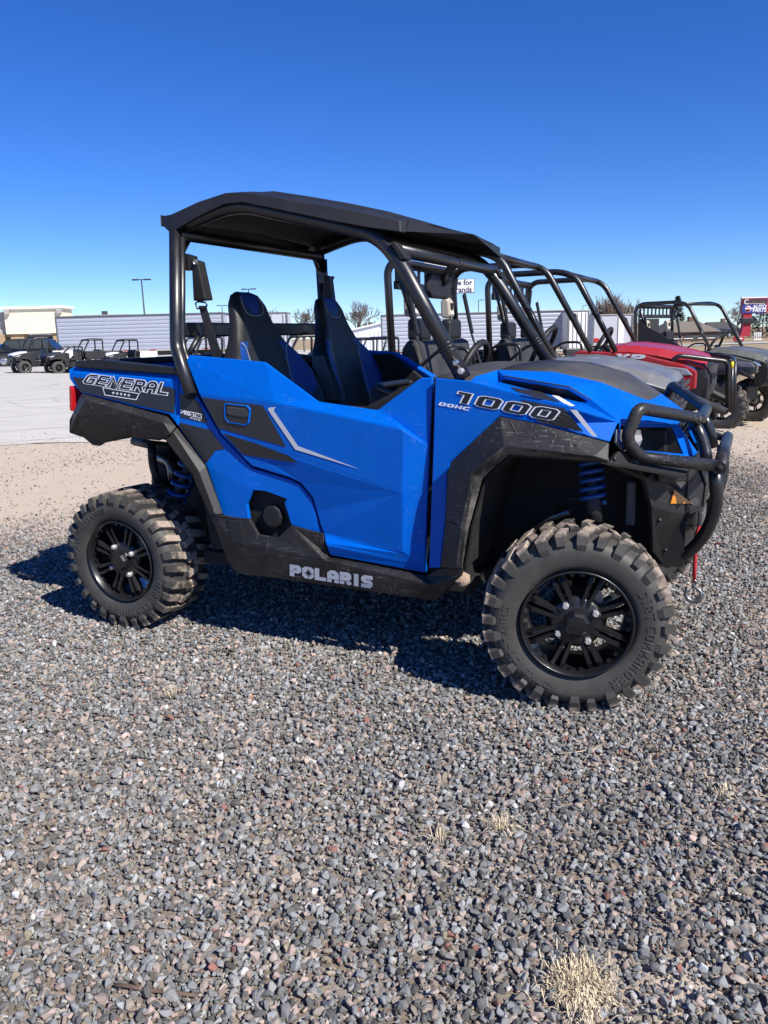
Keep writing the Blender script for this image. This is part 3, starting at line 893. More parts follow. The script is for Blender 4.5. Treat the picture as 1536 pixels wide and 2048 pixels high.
# ---- front fender
ff_V = dict(S1=(870, 756, -.672), S2=(940, 762, -.655), c1=(1005, 779, -.655), c2=(1151, 815, -.632), c3=(1237, 843, -.60), S7=(1220, 884, -.655), S8=(1077, 848, -.702), S9=(999, 833, -.716), S10=(901, 925, -.722), S11=(894, 947, -.722), S12=(891, 1038, -.716), S13=(880, 1136, -.71), S14=(858, 1136, -.696), T1=(866, 895, -.700))


planar(ff_V, ['S1', 'S9', 'S10', 'S11', 'S12', 'S13', 'S14', 'T1', 'c1', 'S2'])
on_plane(ff_V, 'c2', 'c1', 'S9', 'S8'); ff_V['c2'] = ff_V['c2'][:2] + (ff_V['c2'][2] + .012,)
ff_F = ['S1 S2 c1 S9 S10 T1', 'c1 c2 S8 S9', 'c2 c3 S7 S8', 'T1 S10 S11 S12 S13 S14']
panel('front_fender', ff_V, ff_F, M['blue'], UTV, solid=.02)
fl_V = dict(O0=(999, 832, -.728), O1=(1077, 847, -.722), O2=(1219, 885, -.675), O3=(901, 924, -.732), O4=(894, 947, -.735), O5=(891, 1038, -.73), O6=(880, 1136, -.725), C0=(1008, 893, -.785), C1=(1190, 913, -.745), C1b=(1217, 921, -.72), C2=(943, 947, -.79), C3=(924, 1055, -.785), C4=(916, 1136, -.775), I0=(1018, 910, -.745), I1=(1190, 922, -.715), I1b=(1217, 927, -.70), I2=(966, 957, -.745), I3=(939, 1055, -.745), I4=(925, 1136, -.742))
fl_F = ['O0 O1 C1 C0', 'O1 O2 C1b C1', 'O3 O0 C0 C2', 'O4 O3 C2', 'O5 O4 C2 C3', 'O6 O5 C3 C4']
panel('front_flare', fl_V, fl_F, M['scuffed_plastic'], UTV, solid=.02)
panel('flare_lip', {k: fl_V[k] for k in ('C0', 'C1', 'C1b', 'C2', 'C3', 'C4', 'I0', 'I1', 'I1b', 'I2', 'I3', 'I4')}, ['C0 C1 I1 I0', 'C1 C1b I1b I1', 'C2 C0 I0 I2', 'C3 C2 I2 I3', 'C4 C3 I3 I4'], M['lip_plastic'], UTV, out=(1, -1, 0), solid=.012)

# ---- body tub, arch liners (dark moulded plastic behind the skins)
tub = MB()
tub.box((1.02, 0, .36), (1.25, 1.28, .06))                     # floor
tub.box((.42, 0, .75), (.05, 1.26, .72), Matrix.Rotation(rad(-6), 3, 'Y'))
tub.box((1.60, 0, .72), (.05, 1.26, .72))
tub.box((1.0, 0, .58), (.9, .22, .4))
tub.build('cab_tub', M['void'], UTV, bevel=.01)
for sd in (-1, 1):
    door_in = MB().prism([(.45, sd * .64, .40), (.40, sd * .64, 1.18), (.76, sd * .64, 1.20), (.98, sd * .645, 1.04), (1.22, sd * .645, 1.03), (1.44, sd * .64, 1.135), (1.52, sd * .64, 1.13), (1.54, sd * .64, .40)], (0, -sd * .03, 0))
    door_in.build('door_liner', M['void'], UTV, bevel=.006)
lin = MB()
I_ = [np.array(at(*fl_V[k])) for k in ('I4', 'I3', 'I2', 'I0', 'I1', 'I1b')]
I_ = [q + np.array([0, .02, 0]) for q in I_] + [np.array([2.36, -.52, .80])]
J_ = [np.array([q[0], -.30, q[2]]) for q in I_]
for i in range(len(I_) - 1): lin.add([I_[i], I_[i + 1], J_[i + 1], J_[i]], [(0, 1, 2, 3)])
lin.add(J_ + [np.array([2.36, -.30, .42]), np.array([1.58, -.30, .36])], [list(range(len(J_) + 2))])
lin.build('arch_liner', M['liner'], UTV, solid=.008); lin.mirror_y().build('arch_liner', M['liner'], UTV, solid=.008)
lin2 = MB()
I2_ = [np.array(q) for q in (at(420, 1031, -.70), at(388, 958, -.70), at(331, 880, -.70))] + [np.array([.10, -.69, .905]), np.array([-.2, -.67, .90])]
J2_ = [np.array([q[0], -.36, q[2]]) for q in I2_]
for i in range(len(I2_) - 1): lin2.add([I2_[i], I2_[i + 1], J2_[i + 1], J2_[i]], [(0, 1, 2, 3)])
lin2.build('arch_liner', M['liner'], UTV, solid=.008); lin2.mirror_y().build('arch_liner', M['liner'], UTV, solid=.008)
ch = MB()
ch.box((.95, 0, .34), (1.9, .62, .05)); ch.box((2.02, 0, .45), (.42, .46, .30)); ch.box((.15, 0, .52), (.55, .5, .36)); ch.box((2.1, 0, .78), (.35, .5, .30))
ch.build('chassis', M['frame'], UTV, bevel=.01)

# ---- cargo bed
bed = MB()
x0, x1, zb = -.175, .40, .93
zt0, zt1 = 1.195, 1.160
for sd in (-1, 1):
    bed.add([(x0, sd * .655, zb), (x1, sd * .655, zb), (x1, sd * .655, zt1), (x0, sd * .655, zt0)], [(0, 1, 2, 3)])
bed.add([(x0, -.655, zb), (x1, -.655, zb), (x1, .655, zb), (x0, .655, zb)], [(0, 1, 2, 3)])
bed.add([(x1, -.655, zb), (x1, .655, zb), (x1, .655, zt1 + .01), (x1, -.655, zt1 + .01)], [(0, 1, 2, 3)])
bed.build('cargo_bed', M['black_plastic'], UTV, solid=.012)
for sd in (-1, 1):
    r_ = MB().prism([(x0 - .02, sd * .685, zt0 - .004), (x0 - .02, sd * .685, zt0 + .022), (x0 + .10, sd * .685, zt0 + .030), (x1, sd * .685, zt1 + .022), (x1, sd * .685, zt1 - .006)], (0, -sd * .06, 0))
    r_.build('bed_rail', M['black_plastic'], UTV, bevel=.006)
tg = MB().box((x0 - .03, 0, 1.06), (.035, 1.30, .27)); tg.build('tailgate', M['blue'], UTV, bevel=.012)
MB().box((x0 - .03, 0, 1.205), (.05, 1.31, .03)).build('bed_rail', M['black_plastic'], UTV, bevel=.008)
for k, Y in enumerate((-.3, -.1, .1, .3)): MB().box((x1 - .004, Y, 1.13), (.02, .06, .05)).build('cargo_hook', M['black_plastic'], UTV, bevel=.004)
for sd in (-1, 1):
    tl = [np.array(at(x, y, -.70)) for x, y in ((141, 771), (149, 776), (148, 824), (142, 820))]
    tl = [np.array([q[0] - .012, sd * -q[1] * 1.0 if sd > 0 else q[1], q[2]]) for q in tl]
    MB().prism(tl, (0, -sd * .16, 0)).build('tail_lamp', M['red_lens'], UTV, bevel=.006)
rb = MB().box((x0 - .02, 0, .90), (.07, 1.28, .11)); rb.build('rear_bumper', M['black_plastic'], UTV, bevel=.02)

# ---- hood
hood_V = dict(c0=ff_V['S2'], c1=ff_V['c1'], c2=ff_V['c2'], c3=ff_V['c3'], l0=(999, 763, -.53), l1=(1028, 773, -.52), l2=(1093, 786, -.50), l3=(1160, 803, -.475),
              o0=(1008, 752, -.548), o1=(1138, 774, -.528), o2=(1183, 801, -.490), i0=(996, 739, -.455), i1=(1108, 743, -.40), i2=(1204, 764, -.34), i3=(1296, 800, -.20), n1=(1358, 846, -.2), n2=(1300, 846, -.42), b0=(950, 752, -.57))
panel('hood', hood_V, ['c0 c1 c2 l3 l2 l1 l0 b0', 'o0 o1 i1 i0', 'o1 o2 i2 i1', 'c2 c3 n2 o2 l3', 'o2 n2 n1 i3 i2', 'b0 l0 o0 i0'], M['blue'], UTV, out=(0, -.2, 1), solid=.012)
panel('hood_vent', {k: hood_V[k] for k in ('l0', 'l1', 'l2', 'l3', 'o0', 'o1', 'o2')}, ['l0 l1 l2 o1 o0', 'l2 l3 o2 o1'], M['void'], UTV, out=(0, -1, .2), solid=.004, bevel=0)
HP = pts(hood_V)
ins = MB(); cr = []
for k, dz in (('i0', .012), ('i1', .012), ('i2', .010), ('i3', .003)):
    q = HP[k]; cr.append([(q[0], q[1], q[2] - .002), (q[0] + .012, q[1] * .62, q[2] + dz * .75), (q[0] + .02, 0, q[2] + dz), (q[0] + .012, -q[1] * .62, q[2] + dz * .75), (q[0], -q[1], q[2] - .002)])
ins.add(sum(cr, []), [[i * 5 + j, (i + 1) * 5 + j, (i + 1) * 5 + j + 1, i * 5 + j + 1] for i in range(3) for j in range(4)], True)
ins.build('hood_insert', M['hood_plastic'], UTV, solid=.01)
nose = MB().add([HP['n1'], HP['i3'], (HP['i3'][0] + .02, 0, HP['i3'][2] + .004), (HP['n1'][0] + .01, 0, HP['n1'][2] + .004)], [(0, 3, 2, 1)])
nose.add([(q[0], -q[1], q[2]) for q in nose.v[:4]], [(0, 1, 2, 3)])
nose.build('hood_nose', M['blue'], UTV, solid=.012, bevel=.003)
# cowl and dash
cw = MB(); rows = []
for (x, zc, ze, hw) in ((1.40, 1.140, 1.10, .60), (1.50, 1.170, 1.13, .62), (1.60, 1.168, 1.13, .64), (1.68, 1.150, 1.115, .60), (1.74, 1.12, 1.09, .54)):
    rows.append([(x, Y * hw, ze + (zc - ze) * (1 - abs(Y) ** 2.2)) for Y in np.linspace(-1, 1, 11)])
cw.add(sum(rows, []), [[i * 11 + j, (i + 1) * 11 + j, (i + 1) * 11 + j + 1, i * 11 + j + 1] for i in range(4) for j in range(10)], True)
cw.build('cowl', M['hood_plastic'], UTV, solid=.01)
ds = MB().prism([(1.40, -.60, 1.13), (1.34, -.60, 1.08), (1.33, -.60, .92), (1.42, -.60, .80), (1.58, -.60, .78), (1.58, -.60, 1.13)], (0, 1.20, 0)); ds.build('dashboard', M['black_plastic'], UTV, bevel=.012)
MB().tube([(1.30 + .06 * math.sin(a) * 0 + .06 * math.cos(a), .37 + .165 * math.sin(a), 1.10 + .150 * math.cos(a)) for a in np.linspace(0, 2 * PI, 25)[:-1]], .017, 8, closed=True).build('steering_wheel', M['black_plastic'], UTV)
MB().tube([(1.30, .37, 1.10), (1.46, .37, 1.04)], .022, 8).build('steering_column', M['black_plastic'], UTV)
MB().tube([(1.33, -.55, 1.06), (1.22, -.55, 1.10), (1.22, -.22, 1.10), (1.33, -.22, 1.06)], .014, 8, .05).build('grab_bar', M['tube'], UTV)

# ---- front fascia, lamps
for sd in (1, -1):
    def f(px, py, Y):
        q = np.array(at(px, py, Y)); q[1] *= sd; return q
    rim_ = [f(1238, 846, -.598), f(1300, 849, -.42), f(1357, 850, -.205), f(1382, 914, -.19), f(1300, 908, -.42), f(1254, 904, -.58), f(1236, 880, -.605)]
    cen = sum(rim_) / len(rim_)
    inner = [q + (cen - q) * .13 + np.array([-.012, 0, 0]) for q in rim_]; back = [q + (cen - q) * .25 + np.array([-.075, sd * .02, 0]) for q in rim_]
    n_ = len(rim_)
    hs = MB().add(inner + back, [[i, (i + 1) % n_, n_ + (i + 1) % n_, n_ + i] for i in range(n_)] + [list(range(n_, 2 * n_))])
    lh = hs.build('headlamp', M['black_plastic'], UTV, fix=True)
    fr = MB().add(rim_ + inner, [[i, (i + 1) % n_, n_ + (i + 1) % n_, n_ + i] for i in range(n_)])
    fr.build('lamp_surround', [M['blue']], lh, bevel=.003, solid=.006)
    pc = f(1260, 881, -.535) + np.array([-.006, 0, 0])
    MB().prism([f(*q) + np.array([-.014, 0, 0]) for q in ((1243, 858, -.585), (1290, 859, -.45), (1294, 880, -.44), (1284, 903, -.46), (1256, 903, -.56), (1242, 886, -.588))], (-.01, 0, 0)).build('lamp_glass', M['lens'], lh, bevel=.003)
    MB().box((pc[0] - .02, pc[1] + sd * .12, pc[2]), (.06, .09, .08), Matrix.Rotation(sd * .5, 3, 'Z')).build('reflector', M['void'], lh, bevel=.008)
    st_ = [f(1350, 858, -.22), f(1360, 852, -.19), f(1396, 905, -.13), f(1384, 916, -.18)]
    MB().prism(st_, (-.03, -sd * .0, 0)).build('grille_trim', M['blue'], UTV, bevel=.003)
gr = MB().box((2.30, 0, .88), (.02, .34, .14)); gr.build('grille', M['void'], UTV)
for k in range(5): MB().box((2.315, 0, .83 + k * .025), (.012, .32, .008)).build('grille_slat', M['black_plastic'], UTV)
cov_V = dict(L0=(1217, 927, -.685), L1=(1238, 902, -.61), L2=(1258, 906, -.575), L3=(1300, 911, -.42), L4=(1385, 919, -.19), L5=(1291, 959, -.525), L6=(1303, 1012, -.50), L7=(1306, 1102, -.40), L8=(1326, 1130, -.30), L9=(1355, 1076, -.28), L10=(1374, 1027, -.29), L11=(1404, 1014, -.20), L12=(1409, 971, -.18), L13=(1397, 938, -.18), K0=(1322, 942, -.47), K2=(1340, 1025, -.42))
planar(cov_V, ['K0', 'L13', 'L12', 'L11', 'L10', 'K2'])
cov_F = ['L0 L1 L2 L5', 'L2 L3 K0 L5', 'L3 L4 L13 K0', 'L5 K0 K2 L6', 'K0 L13 L12 L11 L10 K2', 'L6 K2 L9 L8 L7', 'K2 L10 L9']
panel('bumper_cover', cov_V, cov_F, M['black_plastic'], UTV, out=(1, -1, 0), solid=.02)
CP = pts(cov_V); cb = MB()
seq = ['L4', 'L13', 'L12', 'L11', 'L10', 'L9', 'L8']
for a, b in zip(seq, seq[1:]):
    A_, B_ = CP[a], CP[b]; mA_ = A_ * [1, -1, 1]; mB_ = B_ * [1, -1, 1]
    cb.add([A_, mA_, mB_, B_], [(0, 1, 2, 3)])
cb.build('bumper_centre', M['black_plastic'], UTV, solid=.01, bevel=.004)
# ---- bull bar
bar = empty('bull_bar', (0, 0, 0), 0, UTV)
P0 = np.array(at(1401, 838, -.2)); P1 = np.array(at(1277, 816, -.585)); P2 = np.array(at(1252, 878, -.605)); P3 = np.array(at(1279, 914, -.565)); P4 = np.array(at(1432, 932, -.40))
my = lambda q: np.array([q[0], -q[1], q[2]])
MB().tube([P4, P3, P2, P1, P0, my(P0), my(P1), my(P2), my(P3), my(P4)], .0215, 14, .032, 6).build('hoop', M['tube_worn'], bar)
MB().tube([P4 + [.012, -.03, -.002], my(P4) + [.012, .03, -.002]], .0235, 14).build('cross_bar', M['tube_worn'], bar)
q = P4 + np.array([.012, -.031, -.002]); MB().lathe([(0, .0125), (-.0012, .0125), (-.0012, .0001)], 14, c=q).build('tube_end', M['void'], bar)
for sd in (1, -1):
    V1 = [np.array(at(*q)) * [1, sd, 1] for q in ((1388, 842, -.2), (1409, 889, -.2), (1414, 925, -.22))]
    MB().tube(V1, .0215, 12, .05).build('upright', M['tube'], bar)
    V2 = [np.array(at(*q)) * [1, sd, 1] for q in ((1430, 940, -.34), (1435, 1003, -.33), (1415, 1064, -.31), (1376, 1108, -.29), (1330, 1126, -.27))]
    MB().tube(V2, .0235, 12, .08, 6).build('lower_hoop', M['tube'], bar)
    MB().prism([np.array(at(*q)) * [1, sd, 1] for q in ((1315, 945, -.50), (1392, 955, -.24), (1385, 968, -.24), (1320, 962, -.49))], (0, 0, -.004)).build('bracket', M['frame'], bar)
wi = MB().box((2.32, 0, .60), (.14, .34, .12)); wi.build('winch', M['frame'], UTV, bevel=.012)
MB().box((2.40, 0, .56), (.02, .20, .06)).build('fairlead', M['steel'], UTV, bevel=.006)
H0 = np.array(at(1391, 1098, 0.0)); H1 = np.array(at(1388, 1166, 0.0))
MB().tube([(2.40, 0, .56), (H0[0], 0, H0[2] + .05), H0, (H0 + H1) / 2 + [0, .004, 0], H1], .0075, 8).build('winch_rope', M['rope'], UTV)
hk = []
for t in np.linspace(0, 1, 15):
    a = lerp(1.1, -4.0, t); hk.append((H1[0] + .030 * math.cos(a) * 1.0 + .0, 0, H1[2] - .048 + .030 * math.sin(a)))
hook = MB().tube([tuple(H1 + [0, 0, .004]), (H1[0] - .004, 0, H1[2] - .012)] + hk[1:][::1], [.007, .008, .010, .011, .010, .006], 8)
hook.lathe([(-.006, .012), (-.006, .006), (.006, .006), (.006, .012)], 12, c=(H1[0], 0, H1[2] + .004), closed=True)
hook.build('winch_hook', M['steel'], UTV)

# ---- roof
T_ = [(322, 432, -.575), (341, 429, -.60), (395, 404, -.60), (450, 386, -.60), (482, 384, -.60), (560, 396, -.60), (640, 410, -.60), (720, 424, -.60), (798, 441, -.60)]
B_ = [(323, 450, -.595), (340, 466, -.62), (392, 435, -.62), (447, 408, -.62), (484, 404, -.62), (570, 422, -.62), (660, 441, -.62), (735, 455, -.62), (801, 464, -.62)]
loops = []
for i, (t, b) in enumerate(zip(T_, B_)):
    t = np.array(at(*t)); b = np.array(at(*b)); k = min(1, i / 3) * min(1, (8 - i) / 2 + .35)
    cr_ = .030 * k
    half = [(t[0], t[1], t[2]), (t[0], -.50, t[2] + cr_ * .55), (t[0], -.44, t[2] + cr_ * .5), (t[0] + .01, -.38, t[2] + cr_ * 1.15), (t[0] + .015, 0, t[2] + cr_ * 1.3)]
    under = [(b[0], b[1], b[2]), (b[0], -.585, b[2] + .002), (b[0], -.56, b[2] + .045), (b[0] + .01, 0, b[2] + .06)]
    my_ = lambda L: [(q[0], -q[1], q[2]) for q in L]
    loops.append(half + my_(half[:-1])[::-1] + my_(under[:-1]) + under[::-1])
nl = len(loops[0])
if True:
    # the front edge bows forward a little in the middle
    for j, q in enumerate(loops[-1]):
        loops[-1][j] = (q[0] + .06 * (1 - (q[1] / .62) ** 2), q[1], q[2] - .012 * (1 - (q[1] / .62) ** 2))
rf = MB().add(sum(loops, []), [[i * nl + j, (i + 1) * nl + j, (i + 1) * nl + (j + 1) % nl, i * nl + (j + 1) % nl] for i in range(len(loops) - 1) for j in range(nl)] + [list(range(nl)), list(range((len(loops) - 1) * nl, len(loops) * nl))[::-1]])
rf.build('roof', M['roof_plastic'], UTV, bevel=.006, fix=True, blim=14)

# ---- roll cage
cage = empty('roll_cage', (0, 0, 0), 0, UTV)
tb = MB().tube([at(383, 792, -.712), at(352, 694, -.640), at(351, 458, -.598)], .0265, 14, .03, 4); tb.build('rear_post', M['tube'], cage); tb.mirror_y().build('rear_post', M['tube'], cage)
cg_path = [at(372, 450, -.575), at(398, 438, -.572), at(450, 416, -.57), at(492, 412, -.57), at(670, 450, -.57), at(757, 472, -.575), at(800, 524, -.595), at(927, 756, -.645)]
tb = MB().tube(cg_path, .0285, 14, .07, 5); tb.build('side_hoop', M['tube'], cage); tb.mirror_y().build('side_hoop', M['tube'], cage)
tb = MB().tube([at(364, 474, -.598), at(364, 690, -.628), at(384, 745, -.665)], .014, 10, .05); tb.build('channel', M['tube'], cage); tb.mirror_y().build('channel', M['tube'], cage)
r0 = np.array(at(352, 478, -.6)); MB().tube([r0 + [0, 0, .02], my(r0) + [0, 0, .02]], .024, 12).build('rear_header', M['tube'], cage)
f0 = np.array(at(792, 500, -.59)); MB().tube([f0, my(f0)], .024, 12).build('front_header', M['tube'], cage)
w0 = np.array(at(352, 660, -.6)); MB().box((w0[0], 0, w0[2]), (.03, 1.2, .062)).build('harness_bar', M['tube'], cage, bevel=.008)
for sd in (1, -1):
    g0 = np.array(at(356, 520, -.6)) * [1, sd, 1]
    MB().tube([g0, (g0[0] + .005, sd * -.52, r0[2] + .012)], .012, 8).build('gusset', M['tube'], cage)
    h0 = np.array(at(372, 668, -.6)) * [1, sd, 1]
    MB().tube([h0 + [0, 0, -.09], h0 + [.02, -sd * -.04, -.03], h0 + [.0, sd * .09 * -1 * -1, .0]], .013, 8, .03).build('gusset', M['tube'], cage)
    # pod at the pillar top, clamp and bolts at its foot
    pod = [np.array(at(*q)) * [1, sd, 1] for q in ((778, 484, -.625), (789, 483, -.625), (812, 512, -.622), (812, 519, -.622), (800, 520, -.622))]
    MB().prism(pod, (0, sd * .05, 0)).build('pillar_pod', M['black_plastic'], cage, bevel=.005)
    A0, A1 = np.array(at(800, 524, -.595)), np.array(at(927, 756, -.645)); d_ = unit(A1 - A0)
    for t in (.075, .09, .105):
        c0 = (A1 - d_ * (t + .03)) * [1, sd, 1]
        MB().tube([c0 - d_ * [1, sd, 1] * .0035, c0 + d_ * [1, sd, 1] * .0035], .0315, 14).build('clamp_ring', M['tube'], cage)
    for t in (.02, .055):
        c0 = (A1 - d_ * (t + .005) + np.array([.012, -.024, .004])) * [1, sd, 1]
        MB().lathe([(.006, .012), (-.010 * 1, .012), (-.012, .008), (-.012, .0001)], 6, c=c0, smooth=False).build('bolt', M['galv'] if t < .04 else M['chrome'], cage)
# far left header brackets of the roof
# ---- mirror
mc = np.array(at(882, 571, -.02)); mb_ = MB()
sh = [(-.130, -.030), (-.095, -.055), (.10, -.055), (.135, -.03), (.138, .02), (.115, .05), (-.10, .05), (-.130, .028)]
mb_.prism([(mc[0], mc[1] + a, mc[2] + b) for a, b in sh], (-.03, 0, 0)); mr = mb_.build('rear_view_mirror', M['mirror_back'], UTV, bevel=.012)
MB().tube([mc + [.004, .02, .0], mc + [.02, .02, .06], (f0[0], .0, f0[2] - .005)], .011, 8, .03).build('mirror_arm', M['mirror_back'], mr)
MB().tube([mc + [.004, .05, .01], mc + [.015, .05, .06], (f0[0] + .03, .06, f0[2] + .0)], .008, 8, .03).build('mirror_arm', M['mirror_back'], mr)


# ---- seats
def seat(parent, yc):
    s = empty('seat', (0, 0, 0), 0, parent)
    # rows: height, centre x of the back face, half width, forward push of the bolsters, thickness
    rows = [(.74, .66, .235, .06, .10), (.84, .645, .265, .095, .105), (.95, .625, .285, .105, .105), (1.05, .603, .290, .095, .10), (1.15, .58, .285, .075, .095), (1.22, .562, .250, .05, .09), (1.28, .548, .190, .022, .088), (1.37, .527, .138, .010, .085), (1.44, .512, .125, .004, .078), (1.482, .502, .095, .0, .060), (1.497, .496, .045, 0, .03)]
    zz_ = np.linspace(rows[0][0], rows[-1][0], 40); zz_ = np.unique(np.concatenate([zz_, [1.482]])); rows = [(z,) + tuple(float(np.interp(z, [r[0] for r in rows], [r[c] for r in rows])) for c in (1, 2, 3, 4)) for z in zz_]
    U = np.linspace(-1, 1, 27); nu = len(U)
    vs = []
    for (z, x, w, b, th) in rows:
        for u in U:
            push = b * max(0, (abs(u) - .42) / .58) ** 1.3
            rnd = .022 * max(0, abs(u) - .8) / .2
            vs.append((x + push - rnd + th * .5, yc + u * w, z))
    n0 = len(vs)
    for (z, x, w, b, th) in rows:
        for u in U: vs.append((x - th * .5 + .035 * abs(u) ** 3, yc + u * w * .97, z))
    fs, mi = [], []
    for i in range(len(rows) - 1):
        for j in range(nu - 1):
            fs.append([i * nu + j, i * nu + j + 1, (i + 1) * nu + j + 1, (i + 1) * nu + j])
            u = (U[j] + U[j + 1]) / 2; z = rows[i][0] + .04
            z = rows[i][0]; au = abs(u)
            blue = (.50 + .9 * max(0, z - 1.13) < au < .93 and .99 + .16 * (au - .5) < z < 1.27) or ((u / .60) ** 2 + ((z - 1.497) / .105) ** 2 < 1)
            mi.append(1 if blue else (2 if (z < 1.0 and abs(u) > .5) else 0))
            fs.append([n0 + (i + 1) * nu + j, n0 + (i + 1) * nu + j + 1, n0 + i * nu + j + 1, n0 + i * nu + j]); mi.append(0)
        for (a) in (0, nu - 1):
            q = [i * nu + a, (i + 1) * nu + a, n0 + (i + 1) * nu + a, n0 + i * nu + a]
            fs.append(q if a else q[::-1]); mi.append(3 if .98 < rows[i][0] < 1.2 else 0)
    L = len(rows) - 1
    for j in range(nu - 1): fs.append([L * nu + j, L * nu + j + 1, n0 + L * nu + j + 1, n0 + L * nu + j]); mi.append(0)
    b = MB(); b.v = vs; b.f = fs; b.s = [True] * len(fs); b.mi = mi
    o = b.build('backrest', [M['vinyl'], M['vinyl_blue'], M['vinyl_grey2'], M['vinyl_grey']], s, fix=True)
    o.modifiers.new('sub', 'SUBSURF').levels = 1; o.modifiers['sub'].render_levels = 1
    # piping along the edge of the head patch and the bolsters
    def surf(z, u):
        zz = [r[0] for r in rows]; x = float(np.interp(z, zz, [r[1] for r in rows])); w = float(np.interp(z, zz, [r[2] for r in rows])); bb = float(np.interp(z, zz, [r[3] for r in rows])); th = float(np.interp(z, zz, [r[4] for r in rows]))
        return (x + bb * max(0, (abs(u) - .42) / .58) ** 1.3 + th * .5 + .001, yc + u * w, z)
    MB().tube([surf(z, u) for z, u in ((1.475, -.66), (1.44, -.62), (1.41, -.52), (1.395, -.3), (1.392, 0), (1.395, .3), (1.41, .52), (1.44, .62), (1.475, .66))], .0022, 5).build('piping', M['piping'], s)
    for sd in (-1, 1):
        MB().tube([surf(z, sd * u) for z, u in ((1.28, .97), (1.26, .75), (1.2, .55), (1.1, .5), (1.0, .5), (.9, .52), (.8, .55))], .0022, 5).build('piping', M['piping'], s)
    cu = MB()
    cu.prism([(.62, yc - .25, .66), (.62, yc - .25, .80), (.72, yc - .25, .80), (1.02, yc - .25, .84), (1.10, yc - .25, .80), (1.10, yc - .25, .66)], (0, .50, 0)); cu.build('cushion', M['vinyl'], s, bevel=.03, bseg=3)
    return s


M['vinyl_grey2'] = plain('charcoal_seat_vinyl', (0.030, 0.030, 0.032), .5, 0, .15, 30, bump=.12)
seat(UTV, -.365); seat(UTV, .365)
# ---- belts
for sd in (1, -1):
    def f(px, py, Y): return np.array(at(px, py, Y)) * [1, sd, 1]
    MB().prism([f(366, 506, -.585), f(384, 512, -.58), f(382, 540, -.58), f(366, 541, -.585)], (0, sd * .04, 0)).build('belt_bracket', M['tube'], UTV, bevel=.003)
    rt = MB().prism([f(382, 518, -.585), f(394, 522, -.585), f(411, 600, -.575), f(386, 602, -.575)], (0, sd * .055, 0)); r_o = rt.build('belt_retractor', M['black_plastic'], UTV, bevel=.006)
    q = f(391, 524, -.588); MB().lathe([(-.004 * sd, .010), (.0, .010), (.0, .0001)], 8, c=q).build('bolt', M['galv'], r_o)
    lp = [f(391, 607, -.565), f(396, 603, -.565), f(411, 605, -.562), f(414, 611, -.562), f(411, 616, -.562), f(394, 617, -.565)]
    MB().tube(lp, .004, 6, closed=True).build('belt_loop', M['chrome'] if False else M['tube'], UTV)
    strap = [f(397, 612, -.565), f(411, 612, -.56), f(443, 712, -.53), f(470, 800, -.50), f(455, 800, -.505), f(424, 712, -.535)]
    MB().prism(strap, (.004, -sd * .0, .001)).build('belt_webbing', M['webbing'], UTV)

# ---- suspension and running gear
def coil(p0, p1, r, wire, turns, n=90):
    p0, p1 = np.array(p0), np.array(p1); d = p1 - p0; t = unit(d); a = unit(np.cross(t, (0, 1.0, .2))); b = np.cross(t, a)
    return MB().tube([p0 + d * (i / n) + r * (math.cos(2 * PI * turns * i / n) * a + math.sin(2 * PI * turns * i / n) * b) for i in range(n + 1)], wire, 6)


for sd in (1, -1):
    S = np.array([1, sd, 1])
    s0, s1 = np.array(at(1182, 922, -.50)) * S, np.array(at(1186, 1006, -.52)) * S
    sh_ = MB().tube([s0, (s0 * .45 + s1 * .55), s1, s1 + (s1 - s0) * .45], [.018, .018, .030, .030], 12).build('front_shock', M['frame'], UTV)
    coil(s0, s1, .040, .0085, 5).build('spring', M['spring_blue'], sh_)
    s0, s1 = np.array(at(388, 905, -.50)) * S, np.array(at(352, 1000, -.52)) * S
    sh_ = MB().tube([s0, (s0 + s1) * .5, s1, s1 + (s1 - s0) * .3], [.018, .018, .028, .028], 12).build('rear_shock', M['frame'], UTV)
    coil(s0, s1, .044, .0095, 5).build('spring', M['spring_blue'], sh_)
    for (xx, yy, zz) in ((2.06, .34, .40), (2.06, .34, .30)):
        MB().tube([(xx - .16, sd * -.25, zz + .04), (2.06, sd * -.60, zz), (xx + .16, sd * -.25, zz + .04)], .016, 8, .04).build('control_arm', M['frame'], UTV)
    MB().tube([(.45, sd * -.40, .42), (.02, sd * -.56, .33)], .024, 8).build('trailing_arm', M['frame'], UTV)
    MB().tube([(0, sd * -.2, .46), (0, sd * -.55, .38)], .018, 8).build('rear_link', M['frame'], UTV)
    MB().tube([(2.06, sd * -.2, .36), (2.06, sd * -.62, .335)], .016, 8).build('drive_shaft', M['frame'], UTV)
    MB().tube([(0, sd * -.2, .36), (0, sd * -.52, .335)], .018, 8).build('drive_shaft', M['frame'], UTV)
    MB().box((2.06, sd * -.60, .35), (.10, .05, .16)).build('knuckle', M['frame'], UTV, bevel=.01)
    a0 = np.array(at(1262, 962, -.40)) * S; a1 = np.array(at(1262, 1050, -.40)) * S
    MB().box((a0 + a1) / 2, (.035, .03, abs(a0[2] - a1[2]))).build('coolant_tank', M['vinyl_grey'], UTV, bevel=.008)
    MB().tube([np.array(at(*q)) * S for q in ((1108, 1040, -.36), (1104, 1012, -.38), (1125, 996, -.42), (1165, 1000, -.47))], .0055, 6, .03).build('brake_hose', M['vinyl_grey2'], UTV)
    MB().tube([np.array(at(*q)) * S for q in ((1060, 1062, -.40), (1100, 1036, -.40), (1140, 1022, -.42))], .012, 8).build('tie_rod', M['steel'], UTV)
    for k in range(4): MB().lathe([(-.008, .026 + .010 * (k % 2)), (.008, .030 - .006 * (k % 2))], 14, c=(2.06, sd * (-.36 - .02 * k), .355)).build('axle_boot', M['vinyl'], UTV)
